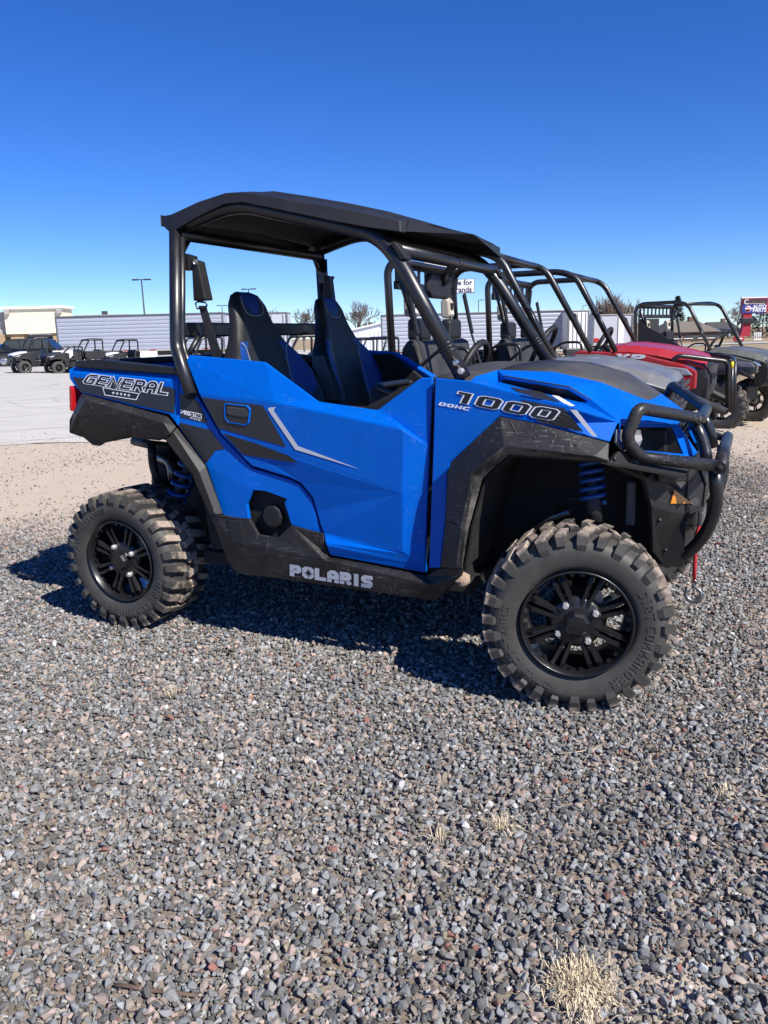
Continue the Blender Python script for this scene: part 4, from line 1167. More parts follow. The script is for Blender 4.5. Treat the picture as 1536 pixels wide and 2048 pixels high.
ex = MB().tube([at(268, 882, -.30), at(300, 889, -.34), at(345, 894, -.36)], .022, 10, .03); ex.build('hitch_bar', M['frame'], UTV)
MB().tube([at(303, 888, -.45), at(305, 930, -.45), at(318, 968, -.45)], .020, 10, .04).build('rear_frame_tube', M['frame'], UTV)
MB().tube([at(338, 896, -.25), at(338, 975, -.25)], .085, 16).build('muffler', M['frame'], UTV)
MB().tube([at(318, 915, -.33), at(340, 925, -.34), at(345, 960, -.36)], .02, 8, .03).build('exhaust_pipe', M['steel'], UTV)

# ---- wheels
KIT_F.put(UTV, (2.043, -.690, .325), rad(13.0), rad(-12))
KIT_F.put(UTV, (2.06, .690, .325), rad(180 + 13.0), rad(31))
KIT_R.put(UTV, (0.004, -.618, .327), 0.0, rad(-12))
KIT_R.put(UTV, (0, .622, .327), rad(180), rad(55))
# clods of mud caught in the treads
for (wx, wy, ang, r, s) in ((0, -.60, -24, .308, .028), (0, -.585, -31, .305, .022), (0, -.63, -38, .308, .024), (1.575, -.70, -999, 0, .03)):
    if ang == -999: c0 = np.array(at(925, 1160, -.70))
    else: c0 = np.array([wx + r * math.cos(rad(ang)), wy, .338 + r * math.sin(rad(ang))])
    bm = bmesh.new(); bmesh.ops.create_icosphere(bm, subdivisions=2, radius=s)
    for v_ in bm.verts: v_.co = v_.co * random.uniform(.7, 1.15)
    me = bpy.data.meshes.new('mud_clod'); bm.to_mesh(me); bm.free(); me.materials.append(M['mud'])
    o = bpy.data.objects.new('mud_clod', me); link(o, UTV); o.location = c0

# ---- decals laid on the skins
BV = BVHTree.FromPolygons([Vector(q) for q in SKIN_V], SKIN_F)


def cast(px, py, lift):
    d = Vector(ray(px, py)).normalized()
    h, nn, i, ds_ = BV.ray_cast(Vector(CAM), d)
    if h is None: return None
    if nn.dot(d) > 0: nn = -nn
    return tuple(h + nn * lift * .6)


def decal(name, polys, mat, lift=.0035, parent=None, sub=1):
    mb = MB()
    for poly in polys:
        poly = [np.array(q, float) for q in poly]
        if sub > 1:
            # grid a quad so that it follows a crease
            g_ = [[cast(*bil(poly, a / sub, 1 - b / sub), lift) for a in range(sub + 1)] for b in range(sub + 1)]
            vs = sum(g_, [])
            if any(v is None for v in vs): print('decal miss', name); continue
            mb.add(vs, [[b * (sub + 1) + a, b * (sub + 1) + a + 1, (b + 1) * (sub + 1) + a + 1, (b + 1) * (sub + 1) + a] for a in range(sub) for b in range(sub)])
        else:
            vs = [cast(q[0], q[1], lift) for q in poly]
            if any(v is None for v in vs): print('decal miss', name, poly[0]); continue
            mb.add(vs, [list(range(len(vs)))])
    return mb.build(name, mat, parent or UTV)


def word(name, s, quad, w, mat, lift, gap=1.6, grow=0.0, parent=None):
    return decal(name, [[bil(quad, u, v) for u, v in q] for q in text_quads(s, w, gap)], mat, lift, parent)


def outlined(s, quad, w, w2, name, gap):
    """black letters with a thin white edge: a white stroke and a narrower black one above it, on the same centre lines"""
    tops = 6 + w; x = w * .5; qa, qb = [], []
    for ch in s:
        for pl in GLY[ch]:
            for q in stroke_quads(pl, w): qa.append([(a[0] + x, a[1] + w * .5) for a in q])
            for q in stroke_quads(pl, w2): qb.append([(a[0] + x, a[1] + w * .5) for a in q])
        x += GW.get(ch, 4.0) + w + gap
    W = x - gap - w * .5
    tr = lambda qs: [[bil(quad, a[0] / W, a[1] / tops) for a in q] for q in qs]
    decal(name + '_outline', tr(qa), M['decal_white'], .0050); decal(name + '_letters', tr(qb), M['decal_black'], .0062)


decal('side_decal', [[(146, 754), (342, 774), (351, 782), (349, 826), (338, 824), (264, 808), (161, 783)]], M['decal_grey'])
outlined('GENERAL', [(178, 747), (344, 766), (336, 792), (163, 767)], 2.1, 1.2, 'bed_lettering', .3)
plate = [(207, 775.5), (279.5, 787.5), (273.5, 799.5), (211, 790)]
pq = lambda a: [np.array(q) + (np.mean(plate, 0) - np.array(q)) * a for q in plate]
decal('badge', [plate], M['decal_black'], .0046)
decal('badge_outline', [[tuple(a) for a in q] for q in stroke_quads(plate + [plate[0]], 1.5)], M['decal_white'], .0064)
for k in range(5):
    c0 = bil(pq(0), .28 + .115 * k, .5); st_p = []
    for j in range(10):
        r_ = 3.4 if j % 2 == 0 else 1.4; a = PI / 2 + j * PI / 5; st_p.append(c0 + np.array([r_ * math.cos(a), -r_ * math.sin(a)]))
    decal('star', [st_p], M['decal_white'], .0068)
decal('side_decal', [[(360, 787), (381, 790), (399, 806), (415, 842), (412, 846), (362, 834)]], M['decal_grey'])
decal('side_decal', [[(360, 845), (421, 860), (450, 898), (432, 900), (413, 927), (358, 852)]], M['decal_grey'])
word('engine_lettering', 'PRO', [(362, 819), (381, 823), (381, 832), (362, 827)], 2.0, M['decal_white'], .0052, .7)
decal('engine_plate', [[(382, 823), (404, 828), (404, 838), (382, 832)]], M['decal_white'], .0050)
word('engine_lettering', 'STAR', [(383, 824.5), (403, 829), (403, 836.5), (383, 831)], 1.7, M['decal_black'], .0064, .8)
word('engine_lettering', 'ENGINE', [(381, 834), (402, 839.5), (402, 842.5), (381, 836.5)], 1.6, M['decal_white'], .0052, .9)
decal('side_decal', [[(405, 795), (548, 813)[0:2] if False else (526, 811), (573, 894), (437, 856)]], M['decal_grey'], sub=4)
decal('side_decal', [[(446, 866), (519, 889), (580, 912), (596, 926), (487, 909)]], M['decal_grey'])
decal('side_decal', [[(538, 815), (552, 814), (548, 821), (597, 892), (591, 899), (537, 820)]], M['decal_silver'], .004)
decal('side_decal', [[(597, 892), (720, 938), (591, 899)]], M['decal_silver'], .004)
outlined('1000', [(913, 781), (1125, 820), (1105, 843), (903, 803)], 2.3, 1.5, 'fender_lettering', .5)
word('fender_lettering', 'DOHC', [(881, 804), (942, 815), (938, 821.5), (877, 810)], 1.8, M['decal_white'], .005, 1.0)
decal('side_decal', [[(1041, 799), (1129, 817), (1167, 864), (1077, 844)]], M['decal_grey'], .0036, sub=6)
decal('side_decal', [[(1020, 775), (1083, 785), (1120, 806), (1043, 790)]], M['decal_grey'], .004, sub=2)
decal('side_decal', [[(1103, 792), (1114, 792), (1150, 813), (1138, 813)]], M['decal_white'], .0045)
decal('side_decal', [[(1140, 819), (1153, 820), (1195, 874), (1184, 872)]], M['decal_white'], .006, sub=5)
word('rocker_lettering', 'POLARIS', [(580, 1128), (746, 1152), (746, 1177), (580, 1151)], 2.6, M['decal_silver'], .004, .5)
star = []
c0 = np.array((618.5, 1146.0))
for j in range(16):
    r_ = (11.5 if j % 4 == 0 else 7.5) if j % 2 == 0 else 2.8; a = PI / 2 + j * PI / 8; star.append(c0 + np.array([r_ * math.cos(a), -r_ * math.sin(a) + .14 * r_ * math.cos(a)]))
decal('emblem', [star], M['decal_black'], .0055)


def ribs(polys, mat, depth=.010, lift=.005):
    for poly in polys:
        vs = [cast(x, y, lift) for x, y in poly]
        if any(v is None for v in vs): print('rib miss'); continue
        MB().prism(vs, (0, depth, 0)).build('moulded_rib', mat, UTV, bevel=.0012)


ribs(([(1017, 842), (1022, 844), (1036, 868), (1034, 872)], [(1036, 868), (1071, 874), (1071, 878), (1034, 872)], [(1148, 876), (1152, 877), (1154, 893), (1150, 892)], [(1140, 891), (1188, 898), (1188, 902), (1140, 895)], [(891, 1040), (922, 1053), (922, 1057), (891, 1045)], [(175, 803), (179, 804), (187, 819), (184, 820)], [(187, 818), (214, 824), (213, 827), (185, 821)], [(257, 827), (264, 829), (262, 853), (257, 850)]), M['scuffed_plastic'])
amb = decal('amber_reflector', [[(1346, 980), (1382, 1007), (1338, 1007)]], M['amber'], .010)
am2 = bpy.data.objects.new('amber_reflector', amb.data.copy()); link(am2, UTV)
for v_ in am2.data.vertices: v_.co.y = -v_.co.y
decal('cover_pocket', [[(1326, 946), (1380, 951), (1373, 975), (1362, 986), (1341, 970)]], M['void'], .004)
decal('cover_pocket', [[(1346, 967), (1366, 958), (1371, 972), (1362, 979)]], M['hood_plastic'], .007)
decal('cover_pocket', [[(1376, 1000), (1391, 994), (1398, 1000), (1396, 1010), (1384, 1012)]], M['hood_plastic'], .006)
for (px, py) in ((1303, 950), (1318, 1040), (1330, 1100), (1228, 918)):
    q = cast(px, py, .002)
    if q: MB().lathe([(0, .008), (-.005, .008), (-.007, .0001)], 10, c=q).build('fastener', M['black_plastic'], UTV)
# door handle in its dish
hd = [(452, 806), (497, 811), (503, 819), (500, 846), (493, 851), (457, 845), (450, 836), (449, 812)]
hp = [cast(x, y, .002) for x, y in hd]; hc = np.mean(hp, 0)
hin = [tuple(np.array(q) + (hc - np.array(q)) * .12 + np.array([0, -.004, 0])) for q in hp]
MB().add(hp + hin, [[i, (i + 1) % 8, 8 + (i + 1) % 8, 8 + i] for i in range(8)]).build('handle_bezel', M['blue'], UTV, bevel=.002, solid=.004)
MB().add(hin, [list(range(8))]).moved((0, .006, 0)).build('handle_dish', M['blue'], UTV)
hb = [cast(x, y, .010) for x, y in ((454, 812), (497, 817), (498, 834), (490, 836), (454, 829))]
MB().prism(hb, (0, .012, 0)).build('door_handle', M['hood_plastic'], UTV, bevel=.004)

# ------------------------------------------------------------------ work side-by-sides (parked row and far lot)
def car_paint(name, col, rough=.35, coat=.4, dust_amt=.3):
    return scratched(name, col, rough, amt=.12, dust=(.30, .27, .23), dust_amt=dust_amt, coat=coat, grain=0.05)


M['p_grey'] = car_paint('grey_paint', (.13, .132, .135), .42, .2, .45)
M['p_red'] = car_paint('red_paint', (.36, .012, .016), .35, .4, .15)
M['p_olive'] = car_paint('grey_green_paint', (.085, .09, .075), .42, .2, .35)
M['p_white'] = plain('white_paint', (.78, .78, .77), .4, 0, .03, coat=.3)
M['p_dark'] = plain('charcoal_paint', (.030, .030, .032), .4, 0, .15, coat=.3)
M['grille_dark'] = plain('dark_grille', (.012, .012, .013), .5)
KIT_N = WheelKit(.345, .182, .118, -.070, 18, None, M['tyre_clean'], M['gloss_black'], 6, .022)


CABIN = {'hood', 'dashboard', 'side_hoop', 'grab_handle', 'hip_bar', 'brace', 'belt_guide', 'belt_retractor', 'belt_webbing', 'foot_well', 'floor', 'bench_seat', 'headrest', 'steering_wheel', 'steering_column', 'rear_header', 'front_header', 'mid_bar', 'slotted_headboard', 'roof', 'roof_panel', 'bed_front', 'cargo_bed', 'bed_side'}


def work_utv(name, label, cat, loc, rz, paint, side=None, brush=False, decal_txt=None, detail=True, group=None, roof=False, retract=True, low=False, bed_paint=None, hz=0.0):
    u = empty(name, loc, rz); tag(u, label, cat, group)
    side = side or M['black_plastic']
    # hood
    rows = []
    for (x, zc, ze, w) in ((1.52, 1.165, 1.10, .60), (1.75, 1.165, 1.095, .60), (2.05, 1.135, 1.06, .585), (2.35, 1.085, 1.005, .545), (2.50, 1.045, .965, .49), (2.545, 1.00, .935, .46)):
        zc += hz; ze += hz
        rows.append([(x, -w, ze), (x, -w * .84, zc - .016), (x, -w * .5, zc), (x, -w * .36, zc - .012), (x, w * .36, zc - .012), (x, w * .5, zc), (x, w * .84, zc - .016), (x, w, ze)])
    h = MB().add(sum(rows, []), [[i * 8 + j, (i + 1) * 8 + j, (i + 1) * 8 + j + 1, i * 8 + j + 1] for i in range(5) for j in range(7)], False)
    h.build('hood', paint, u, solid=.03, bevel=.008)
    for sd in (-1, 1):
        fp = [(1.46, .45), (1.44, 1.06), (1.54, 1.115), (2.05, 1.075), (2.40, .985), (2.50, .93), (2.50, .82), (2.40, .79), (2.28, .83), (1.88, .83), (1.72, .74), (1.66, .45)]
        MB().prism([(a, sd * .60, b + (hz if b > .9 else 0)) for a, b in fp], (0, sd * .06, 0)).build('front_fender', paint if decal_txt else side, u, bevel=.012)
        ar = [(1.62, .44), (1.68, .72), (1.86, .86), (2.30, .86), (2.46, .78), (2.48, .74), (2.30, .80), (1.90, .80), (1.76, .69), (1.71, .44)]
        MB().prism([(a, sd * .66, b) for a, b in ar], (0, sd * .10, 0)).build('fender_flare', M['black_plastic'], u, bevel=.012)
        MB().prism([(a, sd * .64, b) for a, b in ((.40, .38), (.38, .60), (.55, .66), (1.42, .62), (1.50, .38))], (0, sd * .06, 0)).build('rocker_panel', M['black_plastic'], u, bevel=.012)
        MB().prism([(a, sd * .62, b) for a, b in ((-.42, .86), (-.44, 1.14), (.32, 1.14), (.36, .86), (.28, .72), (-.30, .74))], (0, sd * .06, 0)).build('bed_side', bed_paint or side, u, bevel=.012)
        # lamps
        MB().prism([(2.40, sd * .53, .985 + hz), (2.52, sd * .44, .955 + hz), (2.535, sd * .44, .90 + hz), (2.42, sd * .54, .915 + hz)], (-.03, -sd * .05, 0)).build('headlamp', M['lens'], u, bevel=.006)
        MB().prism([(a, sd * .655, b + hz) for a, b in ((2.16, .985), (2.42, .955), (2.47, .90), (2.28, .90))], (0, sd * .012, 0)).build('lamp_cover', M['lens'], u, bevel=.006)
        MB().box((1.42, sd * .45, .72), (.02, .3, .5)).build('foot_well', M['void'], u)
        path = [(.46, sd * .665, .90), (.42, sd * .650, 1.74), (.50, sd * .63, 1.815), (1.06, sd * .615, 1.815), (1.20, sd * .615, 1.765), (1.60, sd * .64, 1.13)]
        if low: path = [(.46, sd * .60, .85), (.46, sd * .60, 1.40), (1.05, sd * .60, 1.42), (1.5, sd * .60, 1.05)]
        MB().tube(path, .027 if detail else .042, 10, .10, 4).build('side_hoop', M['tube'], u)
        if detail and not low:
            MB().tube([(1.40, sd * .655, 1.44), (1.425, sd * .68, 1.42), (1.50, sd * .68, 1.28), (1.50, sd * .655, 1.27)], .009, 6).build('grab_handle', M['tube'], u)
            MB().tube([(.62, sd * .64, 1.06), (.80, sd * .64, 1.20), (1.0, sd * .64, 1.20), (1.0, sd * .64, .96)], .013, 8, .06).build('hip_bar', M['tube'], u)
            MB().tube([(.47, sd * .60, 1.73), (.52, sd * .18, 1.06)], .016, 8).build('brace', M['tube'], u)
            if retract:
                c = (.47, sd * .37, 1.50)
                rb_ = MB().prism([(c[0] + a, c[1], c[2] + b) for a, b in ((-.03, -.07), (-.035, .05), (.0, .085), (.035, .05), (.045, -.06), (.02, -.085))], (0, .12, 0)); o = rb_.moved((0, -.06, 0)).build('belt_guide', M['beige'], u, bevel=.012)
                MB().box((c[0] + .036, c[1], c[2] + .01), (.02, .05, .05)).build('belt_slot', M['void'], o)
                MB().box((c[0] + .042, c[1], c[2] - .04), (.012, .055, .022)).build('belt_label', M['decal_white'], o)
            q = MB().prism([(.53, sd * .56, 1.60), (.55, sd * .56, 1.62), (.62, sd * .56, 1.30), (.60, sd * .56, 1.29)], (0, sd * .045, 0)); q.build('belt_retractor', M['black_plastic'], u, bevel=.005)
            MB().prism([(.60, sd * .57, 1.29), (.605, sd * .57, 1.29), (.74, sd * .55, .90), (.735, sd * .55, .90)], (0, sd * .04, 0)).build('belt_webbing', M['webbing'], u)
    fs_ = MB().prism([(2.42, -.50, 1.00 + hz), (2.545, -.46, .99 + hz), (2.585, -.46, .86 + hz), (2.575, -.46, .72), (2.50, -.46, .62), (2.40, -.46, .60)], (0, .94, 0)); fs_.build('front_fascia', M['black_plastic'], u, bevel=.015)
    if detail:
        for k in range(4):
            MB().prism([(2.572 + .004 * (k % 2), -.40 + .03 * k, .955 + hz - .045 * k), (2.60, -.36 + .03 * k, .955 + hz - .045 * k), (2.60, -.36 + .03 * k, .935 - .045 * k), (2.572, -.40 + .03 * k, .932 - .045 * k)], (0, .76 - .06 * k, 0)).build('grille_bar', M['hood_plastic'], u, bevel=.003)
    MB().box((2.60, 0, .58), (.10, .70, .10)).build('front_bumper', M['frame'], u, bevel=.02)
    MB().box((.98, 0, .40), (1.25, 1.24, .06)).build('floor', M['void'], u)
    MB().prism([(1.36, -.58, 1.10), (1.32, -.58, .95), (1.44, -.58, .80), (1.56, -.58, .80), (1.56, -.58, 1.12)], (0, 1.16, 0)).build('dashboard', M['hood_plastic'], u, bevel=.02)
    MB().prism([(.52, -.55, .70), (.46, -.55, 1.20), (.52, -.55, 1.27), (.60, -.55, 1.24), (.66, -.55, .80), (1.02, -.55, .82), (1.06, -.55, .70)], (0, 1.10, 0)).build('bench_seat', M['hood_plastic'] if detail else M['vinyl'], u, bevel=.03, bseg=3)
    if detail:
        for sd in (-1, 1):
            MB().box((.52, sd * .33, 1.33), (.09, .27, .16)).build('headrest', M['vinyl'], u, bevel=.03, bseg=3)
        MB().tube([(1.26 + .085 * math.cos(a), .33 + .18 * math.sin(a), 1.17 + .155 * math.cos(a)) for a in np.linspace(0, 2 * PI, 21)[:-1]], .020, 8, closed=True).build('steering_wheel', M['black_plastic'], u)
        MB().tube([(1.27, .33, 1.17), (1.42, .33, 1.06)], .03, 8).build('steering_column', M['black_plastic'], u)
    if not low:
        MB().tube([(.46, -.63, 1.79), (.46, .63, 1.79)], .024 if detail else .04, 10).build('rear_header', M['tube'], u)
        MB().tube([(1.13, -.60, 1.79), (1.13, .60, 1.79)], .024 if detail else .04, 10).build('front_header', M['tube'], u)
        MB().tube([(.46, -.64, 1.16), (.46, .64, 1.16)], .020, 8).build('mid_bar', M['tube'], u)
        if detail:
            sl = MB(); sl.box((.44, 0, 1.765), (.012, 1.16, .03)); sl.box((.44, 0, 1.635), (.012, 1.16, .055))
            for k in range(9): sl.box((.44, -.54 + k * .135, 1.70), (.012, .034, .11))
            sl.build('slotted_headboard', M['black_plastic'], u)
    if roof:
        MB().prism([(.36, -.64, 1.83), (.36, -.64, 1.87), (.8, -.64, 1.90), (1.22, -.64, 1.85), (1.24, -.64, 1.81)], (0, 1.28, 0)).build('roof', M['roof_plastic'], u, bevel=.02)
    else:
        rp = MB().add([(.46, -.58, 1.80), (.46, .58, 1.80), (1.12, .58, 1.80), (1.12, -.58, 1.80)], [(0, 1, 2, 3)])
        pass
    MB().box((-.04, 0, .88), (.74, 1.24, .05)).build('cargo_bed', M['black_plastic'], u, bevel=.01)
    MB().box((-.43, 0, 1.0), (.04, 1.26, .27)).build('tailgate', bed_paint or side, u, bevel=.01)
    MB().box((.34, 0, 1.0), (.04, 1.26, .30)).build('bed_front', M['black_plastic'], u, bevel=.01)
    MB().box((1.0, 0, .50), (2.5, .5, .22)).build('chassis', M['frame'], u, bevel=.02)
    for (wx, sd, st) in ((2.06, -1, 4), (2.06, 1, 4), (0, -1, 0), (0, 1, 0)):
        KIT_N.put(u, (wx, sd * .635, .345), rad(st + (0 if sd < 0 else 180)), rad(17 + 40 * sd), simple=not detail)
        if detail and wx > 1:
            s0 = np.array((2.02, sd * .40, .86)); s1 = np.array((2.06, sd * .50, .48))
            o = MB().tube([s0, s1], .022, 8).build('shock', M['frame'], u); coil(s0, s0 * .35 + s1 * .65, .038, .007, 6, 60).build('spring', M['frame'], o)
            MB().tube([(2.2, sd * .2, .45), (2.06, sd * .58, .36), (1.92, sd * .2, .45)], .018, 8, .04).build('control_arm', M['frame'], u)
    if brush:
        b = empty('brush_guard', (0, 0, 0), 0, u)
        for sd in (-1, 1):
            MB().tube([(2.28, sd * .60, 1.02), (2.34, sd * .60, 1.09), (2.72, sd * .42, 1.03), (2.74, sd * .40, .62)], .020, 10, .05).build('side_tube', M['tube'], b)
            MB().tube([(2.05, sd * .66, .86), (2.30, sd * .64, .82), (2.72, sd * .46, .62)], .034, 10, .06).build('lower_tube', M['hood_plastic'], b)
            MB().tube([(2.745, sd * .30, 1.03), (2.76, sd * .30, .60)], .018, 10).build('upright', M['tube'], b)
        MB().tube([(2.72, -.42, 1.03), (2.745, 0, 1.03), (2.72, .42, 1.03)], .020, 10).build('top_tube', M['tube'], b)
        MB().tube([(2.72, -.46, .62), (2.72, .46, .62)], .030, 10).build('cross_tube', M['tube'], b)
        MB().lathe([(-.012, .0001), (-.012, .026), (0, .030), (.012, .026), (.012, .0001)], 14, c=(2.75, -.38, 1.00), axis='X').build('yellow_cap', M['orange_lens'], b)
    front = lambda x: x + .28 if .36 < x <= 1.46 else (1.74 + (x - 1.46) * .86 / 1.14 if x > 1.46 else (-.45 + (x + .45) * 1.09 / .81))
    for ch in u.children:
        if ch.name.split('.')[0] in CABIN and ch.type == 'MESH':
            for v_ in ch.data.vertices: v_.co.x = front(v_.co.x)
            for g_ in ch.children:
                for v_ in g_.data.vertices: v_.co.x = front(v_.co.x)
    if decal_txt:
        qs = text_quads(decal_txt, 2.2, .8); mb = MB()
        for q in qs: mb.add([(1.83 + .24 * a + .03 * b, -.664, 1.062 + .052 * b - .012 * a) for a, b in q], [(0, 1, 2, 3)])
        mb.build('side_lettering', M['decal_white'], u)
    return u


GRP = 'side-by-sides parked in a row on the gravel'
work_utv('side_by_side_vehicle', 'grey side-by-side with bare black roll cage, second in the row behind the blue one', 'utility vehicle', (-.46, 2.38, land(1, 2.38)), 0.0, M['p_grey'], M['p_grey'], group=GRP, hz=-.045)
work_utv('side_by_side_vehicle', 'red side-by-side with white side lettering and a black brush guard', 'utility vehicle', (-.36, 4.35, land(1.5, 4.35)), rad(-1), M['p_red'], M['black_plastic'], brush=True, decal_txt='XP', group=GRP, hz=.03)
ol = work_utv('side_by_side_vehicle', 'grey-green side-by-side with slotted grille and front winch bumper, farthest in the row', 'utility vehicle', (.42, 10.05, land(1.6, 9.6) - .0), rad(-18), M['p_olive'], M['p_olive'], group=GRP)
MB().prism([(.78, -.66, .92), (.74, -.64, 1.62), (.86, -.64, 1.50), (1.66, -.65, 1.06), (1.60, -.66, .92)], (0, .012, 0)).build('side_net', M['webbing'], ol)
MB().prism([(.73, -.60, 1.16), (.73, -.60, 1.60), (.73, .10, 1.60), (.73, .10, 1.16)], (.01, 0, 0)).build('rear_screen', M['webbing'], ol)
MB().box((2.66, -.12, .60), (.10, .30, .22)).build('winch_mount', M['steel'], ol, bevel=.02)
MB().tube([(2.62, -.36, .74), (2.72, -.30, .46), (2.60, -.30, .30)], .04, 8, .04).build('tow_bracket', M['frame'], ol)
MB().box((2.69, .10, .80), (.10, .16, .10)).build('light_pod', M['frame'], ol, bevel=.02)

# far machines on the concrete
GF = 'side-by-sides parked on the far concrete lot'
RZF = math.atan2(-.62 * HF[1] - .78 * HR[1], -.62 * HF[0] - .78 * HR[0])


def far_utv(px, d, label, paint, **k):
    x, y = far_at(px, d); rz_ = RZF + rad(k.get('turn', 0)); x -= 1.05 * math.cos(rz_); y -= 1.05 * math.sin(rz_)
    return work_utv('side_by_side_vehicle', label, 'utility vehicle', (x, y, land(x, y) + .03), RZF + rad(k.pop('turn', 0)), paint, detail=False, group=GF, **k)


far_utv(76, 42, 'white-hooded side-by-side parked in front of the black SUV', M['p_white'], roof=False, bed_paint=M['p_white'])
far_utv(142, 42, 'small low dark side-by-side with open half cage beside the long trailer', M['p_dark'], low=True)
far_utv(184, 47, 'dark side-by-side with yellow side tag before the corrugated trailer', M['p_dark'], roof=True)
far_utv(254, 47, 'white-hooded side-by-side with white bed side in front of the corrugated trailer', M['p_white'], roof=True, bed_paint=M['p_white'])
far_utv(410, 30, 'dark side-by-side glimpsed under the harness bar beside the belt strap', M['p_dark'], roof=False)
far_utv(612, 27, 'dark side-by-side glimpsed between the two blue seats', M['p_dark'], roof=True, turn=-20)
far_utv(716, 38, 'dark roofed side-by-side in front of the white shed', M['p_dark'], roof=True, turn=10)
far_utv(765, 36, 'dark roofed side-by-side behind the cage post of the grey machine', M['p_dark'], roof=True, turn=10)

# ------------------------------------------------------------------ buildings, trailers, trees, signs in the distance
M['cream'] = plain('cream_stucco', (.78, .70, .50), .85, 0, .04, .6)
M['grey_clad'] = plain('grey_cladding', (.38, .355, .33), .7, 0, .08, .4)
M['white_trim'] = plain('white_trim', (.78, .78, .76), .6, 0, .03)
M['stone_wall'] = plain('tan_stone', (.36, .25, .15), .9, 0, .35, 1.5, bump=.5, bscale=8)
M['glass_dark'] = plain('dark_glass', (.03, .035, .04), .1, 0, .2, coat=.6)
M['trailer'] = plain('pale_trailer_skin', (.36, .385, .45), .5, .15, .05, .4)
M['trailer_w'] = plain('white_trailer_skin', (.46, .47, .51), .5, 0, .04, .4)
M['trailer_dark'] = plain('trailer_frame', (.05, .05, .052), .7, 0, .3)
M['door_white'] = plain('white_trailer_door', (.80, .79, .77), .5, 0, .04)
M['shed'] = plain('white_metal_shed', (.70, .71, .76), .5, 0, .05, .3)
M['pole'] = plain('dark_bronze_pole', (.05, .045, .042), .5, .3, .2)
M['bark'] = plain('grey_bark', (.17, .145, .125), .95, 0, .25, 2.0)
M['bark_warm'] = plain('brown_bark', (.14, .10, .08), .95, 0, .3, 2.0)
M['needles'] = plain('dark_needles', (.018, .028, .018), .9, 0, .5, 2.0)
M['roof_tan'] = plain('tan_shingles', (.17, .145, .115), .9, 0, .15, 1.2)
M['roof_dark'] = plain('dark_shingles', (.060, .058, .055), .9, 0, .2, 1.2)
M['brick'] = plain('brown_brick', (.15, .095, .075), .9, 0, .2, 4)
M['sign_red'] = plain('sign_red', (.33, .012, .03), .5, 0, .06)
M['sign_dark'] = plain('sign_dark', (.055, .02, .03), .5, 0, .15)
M['sign_blue'] = plain('sign_blue', (.012, .03, .22), .5, 0, .08)
M['sign_white'] = plain('sign_white', (.75, .75, .73), .5, 0, .03)
M['navy_text'] = plain('navy_lettering', (.01, .015, .06), .5, 0, .05)
M['asphalt'] = plain('pale_road', (.42, .40, .37), .95, 0, .08, .3)
M['suv'] = plain('black_car_paint', (.010, .011, .013), .18, 0, .1, coat=.8)
M['red_car'] = plain('dark_red_car_paint', (.16, .02, .03), .25, 0, .1, coat=.6)
RZC = math.atan2(HR[1], HR[0])          # local +x = picture right, local +y = away


def fplace(name, label, cat, px, d, dz=0.0, group=None, turn=0.0):
    x, y = far_at(px, d)
    e = empty(name, (x, y, land(x, y) + dz), RZC + rad(turn)); tag(e, label, cat, group)
    return e


def px2m(npx, d): return npx * d / FPX


def z_at(px, py, d):
    """height of a photo pixel at a level distance"""
    r_ = ray(px, py); r_ = r_ / (r_ @ HF); return CAM[2] + d * r_[2]


# ---- semi trailers
def trailer(label, px0, px1, d, pt0, pb0, skin, ribs=True, end=None, dark_under=True, turn=0.0):
    pm = (px0 + px1) / 2; e = fplace('semi_trailer', label, 'trailer', pm, d, group='semi trailers behind the lot', turn=turn)
    W = px2m(px1 - px0, d); gz = e.location.z
    zt, zb = z_at(pm, pt0, d) - gz, z_at(pm, pb0, d) - gz
    body = MB()
    if ribs:
        n = 9; vs = []
        for i in range(n * 4 + 1):
            z = lerp(zb + .12, zt - .10, i / (n * 4)); y = (-.06, -.06, -.06, -.02)[i % 4] if i < n * 4 else -.06
            vs += [(-W / 2 + .06, y, z), (W / 2 - .06, y, z)]
        body.add(vs, [[2 * i, 2 * i + 1, 2 * i + 3, 2 * i + 2] for i in range(n * 4)])
        body.box((0, 1.3, (zt + zb) / 2), (W - .1, 2.5, zt - zb - .1))
    else:
        body.box((0, 1.27, (zt + zb) / 2), (W, 2.54, zt - zb))
    body.build('trailer_body', skin, e)
    MB().box((0, 1.27, zt), (W + .04, 2.64, .12)).build('top_rail', M['steel'], e, bevel=.02)
    MB().box((0, 1.27, zb + .05), (W + .04, 2.64, .16)).build('bottom_rail', M['grey_clad'], e, bevel=.02)
    for s in (-1, 1): MB().box((s * (W / 2 - .05), -.02, (zt + zb) / 2), (.14, .10, zt - zb - .14)).build('corner_post', M['steel'], e, bevel=.01)
    if ribs:
        for k in range(int(W / 2.2)):
            MB().box((-W / 2 + 1.2 + k * 2.2, -.062, zb + .06), (.5, .01, .07)).build('reflector_strip', M['red_lens'], e)
    MB().box((0, 1.27, zb - .22), (W * .9, 1.0, .34)).build('under_frame', M['trailer_dark'], e)
    for k in (-1, 1):
        for j in (0, 1):
            xx = W * .36 * 1 + j * 1.3 - .6
            w_ = MB().lathe([(-.14, .0001), (-.14, .30), (-.15, .48), (.15, .48), (.15, .0001)], 20, c=(xx, 1.27 + k * .95, .49)); w_.build('trailer_wheel', M['trailer_dark'], e)
    MB().box((-W * .3, .6, (zb - .1) / 2), (.12, .12, max(.2, zb - .1))).build('landing_leg', M['trailer_dark'], e)
    return e, W, zt, zb


